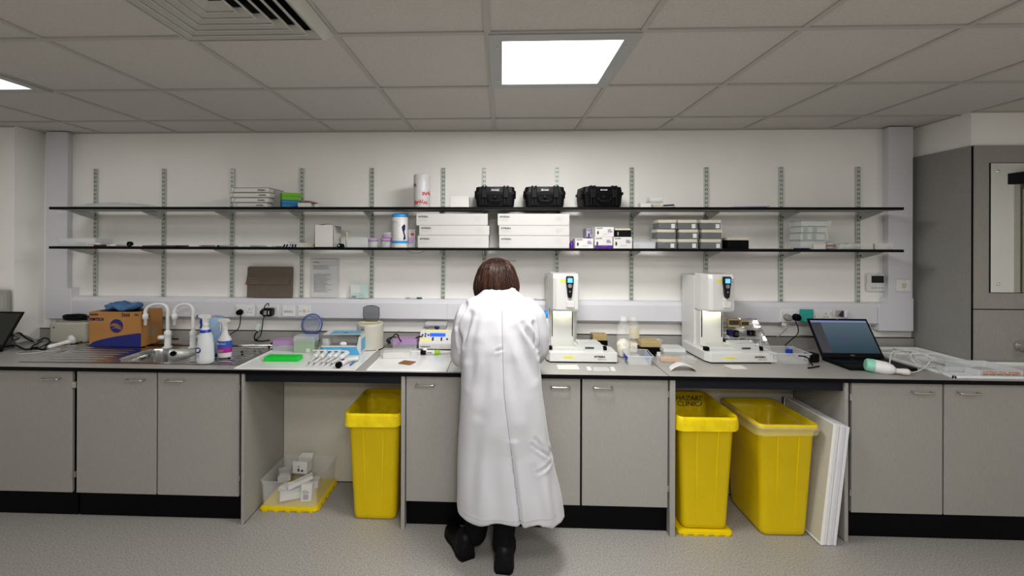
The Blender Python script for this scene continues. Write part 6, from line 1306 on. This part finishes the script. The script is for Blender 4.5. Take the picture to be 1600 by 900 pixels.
# kit boxes
def kit(label, px0, px1, zb_, zt_, purple=0, y_=YI, tint='white'):
    x0, x1 = L(px0,y_), L(px1,y_); w_ = x1-x0; h = zt_-zb_-.0008; t = thing('kit_box',label,'box',((x0+x1)/2,y_,zb_),group='purple and white kit boxes'); MB().box(-w_/2+.001,0,0,w_/2-.001,.11,h).build('box_body',tint,t,bevel=.0012,seg=1)
    if purple: MB().box(-w_/2+.001,-.0008,.001,w_/2-.001,0,h*.27).build('purple_band','purple',t)
    txt(t,'QIAGEN',.011,(-w_/2+.008,-.0012,h*.82),'print',bold=.0003); lines(t,w_/2-.042,-.0012,h*.72,.034,5,.0045,'purple',.0022,seed=3,name='code_block'); lines(t,-.015,-.0012,h*.28,.05,2,.006,'printlight',.0016,seed=5)
    m = MB(); m.ell((-w_/2+.018,-.001,h*.42),(.0062,.001,h*.19)); m.build('vial_picture','print',t); return t
za = Z(940,370,YI); zb2 = Z(940,354.5,YI)
kit('white kit box with dark vial picture, bottom left of the group',898.5,927.5,zS0,Z(910,372.5,YI)); kit('white kit box with purple bottom band, bottom middle',929,957.5,zS0,za,1); kit('white kit box at bottom right of the group',958.5,988,zS0,za); kit('white kit box on top of the purple-banded one',930,959.5,za,zb2)
kit('pale lilac kit box behind, at the back of the group',916,931,zS0+.055,Z(920,356.5,2.99),1,y_=3.06,tint=mat('lilacbox',(.50,.46,.58),.5)); 
kit('white kit box lying under the pale lilac one at the back',908,938,zS0,zS0+.054,0,y_=3.06)
x0 = L(893,2.99); t = thing('purple_bottle','small dark purple bottle between carton stack and kit boxes','bottle',(x0,2.99,zS0)); m = MB(); m.lathe([(.014,0),(.015,.004),(.015,.035),(.007,.042),(.007,.056)],0,0,16); m.build('bottle_body','purple',t); m = MB(); m.lathe([(.0085,.048),(.0085,.060)],0,0,14); m.build('cap','lilac',t)
x0, x1 = L(961), L(986); w_ = x1-x0; t = thing('pipette_tip_box','black tip box with cream top, on the kit boxes','tip box',((x0+x1)/2,YI,za)); MB().box(-w_/2,0,0,w_/2,.09,.044).build('box_base','blackgloss',t,bevel=.001); MB().box(-w_/2+.001,.001,.044,w_/2-.001,.089,.056).build('box_lid','cream',t,bevel=.002); MB().box(-w_/2+.016,-.0008,.010,-w_/2+.022,0,.032).build('white_mark','printlight',t)
x0, x1 = L(990), L(1026); w_ = x1-x0; t = thing('clear_tray','flat clear tray with pale contents left of wrapped tip boxes','tray',((x0+x1)/2,YI,zS0)); open_tray(w_,.12,.046,taper=.97).build('tray_wall','clearfrost',t); MB().box(-w_/2+.04,.01,.003,w_/2-.01,.1,.034).build('contents','card',t); MB().box(-w_/2,-.002,.045,w_/2+.03,.12,.050).build('lid','clearblue',t)
# wrapped tip boxes 3x3
colx = [(1028,1055.5),(1060.5,1089.5),(1096,1127)]; rowz = [(zS0,Z(1075,373,YI)),(Z(1075,373,YI),Z(1075,358,YI)),(Z(1075,358,YI),Z(1075,343,YI))]
rn_ = ['bottom','middle','top']; cn_ = ['left','centre','right']
for i, (a_, b_) in enumerate(colx):
    for j, (c_, d2) in enumerate(rowz):
        x0, x1 = L(a_), L(b_); w_ = x1-x0; h = d2-c_-.001; t = thing('wrapped_tip_box',f'plastic-wrapped black and cream tip box, {rn_[j]} row, {cn_[i]} column','tip box',((x0+x1)/2+(0,.004,-.004)[j]*(1 if i else -1),YI,c_),group='plastic-wrapped tip boxes in three rows')
        MB().box(-w_/2,.002,0,w_/2,.11,h*.62).build('box_base',mat('darktip',(.022,.024,.035),.4) if (i,j)==(0,0) else M['darktip'] if 'darktip' in M else 'navydark' if 0 else bpy.data.materials['darktip'],t,bevel=.001,seg=1); MB().box(-w_/2,.002,h*.66,w_/2,.11,h-.001).build('box_lid','cream',t,bevel=.002)
        if (i+j) % 2 == 0 or i == 1: MB().box(w_/2-.032,-.0002,.006,w_/2-.008,.002,.034).build('sticker','printwhite',t)
        o = subdiv_box(-w_/2-.003,-.004,.001,w_/2+.003,.112,h-.001,7).build('plastic_wrap','film',t); crumple(o,.0028,60,i*3+j)
x0, x1 = L(1137), L(1170); w_ = x1-x0; t = thing('pipette_tip_box','black tip box with low cream top, alone right of the wrapped ones','tip box',((x0+x1)/2,YI,zS0)); hh = Z(1150,371.5,YI)-zS0; MB().box(-w_/2,0,0,w_/2,.09,hh*.78).build('box_base','black',t,bevel=.001); MB().box(-w_/2,.001,hh*.78,w_/2,.089,hh).build('box_lid','cream',t,bevel=.002); MB().box(-w_/2,-.0004,hh*.8,-w_/2+w_*.45,.001,hh).build('lid_patch','beige',t)
a = L(1186); t = thing('tube_strip','thin strip of clear tubes right of the lone tip box','tube strip',(a,YI,zS0)); MB().box(-.06,0,.001,.06,.02,.005).build('strip','cardgrey',t); m = MB()
for i in range(8): m.lathe([(.004,.005),(.004,.011)],-.05+.014*i,.01,8)
m.build('caps','clearedge',t)
# wrapped rack stack
yy = YI; lv = [386.5,375,363.5,353.5,344.5]
for i in range(4):
    x0, x1 = L(1251.5+.5*i), L([1289,1289,1291,1293][i]); w_ = x1-x0; z0_, z1_ = (zS0 if i == 0 else Z(1270,lv[i],yy)), Z(1270,lv[i+1],yy); h = z1_-z0_-.001
    t = thing('wrapped_rack',['grey-white wrapped plate rack, bottom of its stack','grey-white wrapped plate rack, second from the bottom','grey-white wrapped plate rack, third from the bottom','grey-white wrapped plate rack, top of its stack'][i],'rack',((x0+x1)/2,yy,z0_),group='wrapped plate racks stacked at the right of lower shelf')
    MB().box(-w_/2,.004,0,w_/2,.11,h*.88).build('rack_body','frostwhite',t,bevel=.002); MB().box(-w_/2-.002,.002,h*.88,w_/2+.002,.112,h).build('rack_rim',mat('greyteal',(.30,.36,.34),.4) if i == 0 else bpy.data.materials['greyteal'],t)
    if i in (1,2):
        for s in (-.33,.05): MB().box(w_*s-.014,.002,h*.08,w_*s+.014,.005,h*.86).build('dark_window',bpy.data.materials['greyteal'],t)
    o = subdiv_box(-w_/2-.003,-.003,.0005,w_/2+(.02 if i in (1,3) else .004),.115,h-.0005,7).build('plastic_wrap','film',t); crumple(o,.0032,55,i)
a = L(1254); pen('dark blue pen in front of the wrapped rack stack',1240,1266,bodym='navydark',cap='navydark',r_=.004,yy=YI-.012)
a = L(1281,YI-.01); k = carton('small_carton','small white carton in front of the wrapped rack stack','carton',(a,YI-.013,zS0),.072,.012,.036)
x0, x1 = L(1291), L(1312); w_ = x1-x0; t = thing('sample_tub','round clear tub with red rim right of the wrapped racks','tub',((x0+x1)/2,YI+.05,zS0)); m = MB(); m.lathe([(w_*.4,0),(w_*.46,.022)],0,0,24); m.build('tub_body','frostwhite',t); m = MB(); m.lathe([(w_*.5,.022),(w_*.5,.028)],0,0,24); m.build('red_rim',mat('softred',(.45,.10,.10),.4),t); m = MB(); m.lathe([(w_*.47,.028),(w_*.40,.044),(w_*.1,.048)],0,0,24); m.build('lid','clearfrost',t)
x0, x1 = L(1313), L(1345); w_ = x1-x0; t = thing('sample_bag','grey bag of small dark tubes on the lower shelf at right','bag',((x0+x1)/2,YI,zS0)); o = subdiv_box(-w_/2,0,0,w_/2,.08,.036,8).build('bag','clearfrost',t); crumple(o,.006,30,8)
for v in o.data.vertices: v.co.z = max(.001,v.co.z)
m = MB(); rn = random.Random(4)
for i in range(16): m.ell((rn.uniform(-w_/2+.012,w_/2-.012),.004+rn.uniform(0,.03),.006+rn.uniform(0,.008)),(.006,.004,.004),8,6)
m.build('tubes','printgrey',t)
x0, x1 = L(1345.5), L(1364.5); k = carton('small_carton','small white carton near the right end of the lower shelf','carton',((x0+x1)/2,YI,zS0),x1-x0,.07,.040)
x0, x1 = L(1368), L(1388); k = carton('small_carton','white carton in clear wrap at the right end of lower shelf','carton',((x0+x1)/2,YI,zS0),x1-x0,.06,.038); o = subdiv_box(-(x1-x0)/2-.008,-.004,.001,(x1-x0)/2+.03,.066,.044,8).build('plastic_wrap','film',k); crumple(o,.005,35,2)
for v in o.data.vertices: v.co.z = max(.001,v.co.z)
# ============================================================ CAMERA + WORLD
cam = bpy.data.cameras.new('camera'); co = bpy.data.objects.new('camera', cam); C.objects.link(co)
cam.sensor_width = 36; cam.lens = 36*F/1600; cam.shift_x = (800-CX)/1600; cam.shift_y = -(450-CY)/1600; cam.clip_start = .02; cam.clip_end = 60
r, f_, u_ = RM.col[0], RM.col[1], RM.col[2]
co.matrix_world = Matrix(((r.x,u_.x,-f_.x,0),(r.y,u_.y,-f_.y,0),(r.z,u_.z,-f_.z,CZ),(0,0,0,1)))
bpy.context.scene.camera = co
w = bpy.data.worlds.new('world'); bpy.context.scene.world = w; w.use_nodes = True
w.node_tree.nodes['Background'].inputs[0].default_value = (.5,.5,.5,1); w.node_tree.nodes['Background'].inputs[1].default_value = .0
sc_ = bpy.context.scene; sc_.view_settings.view_transform = 'Standard'; sc_.view_settings.look = 'Medium High Contrast'; sc_.view_settings.exposure = 0
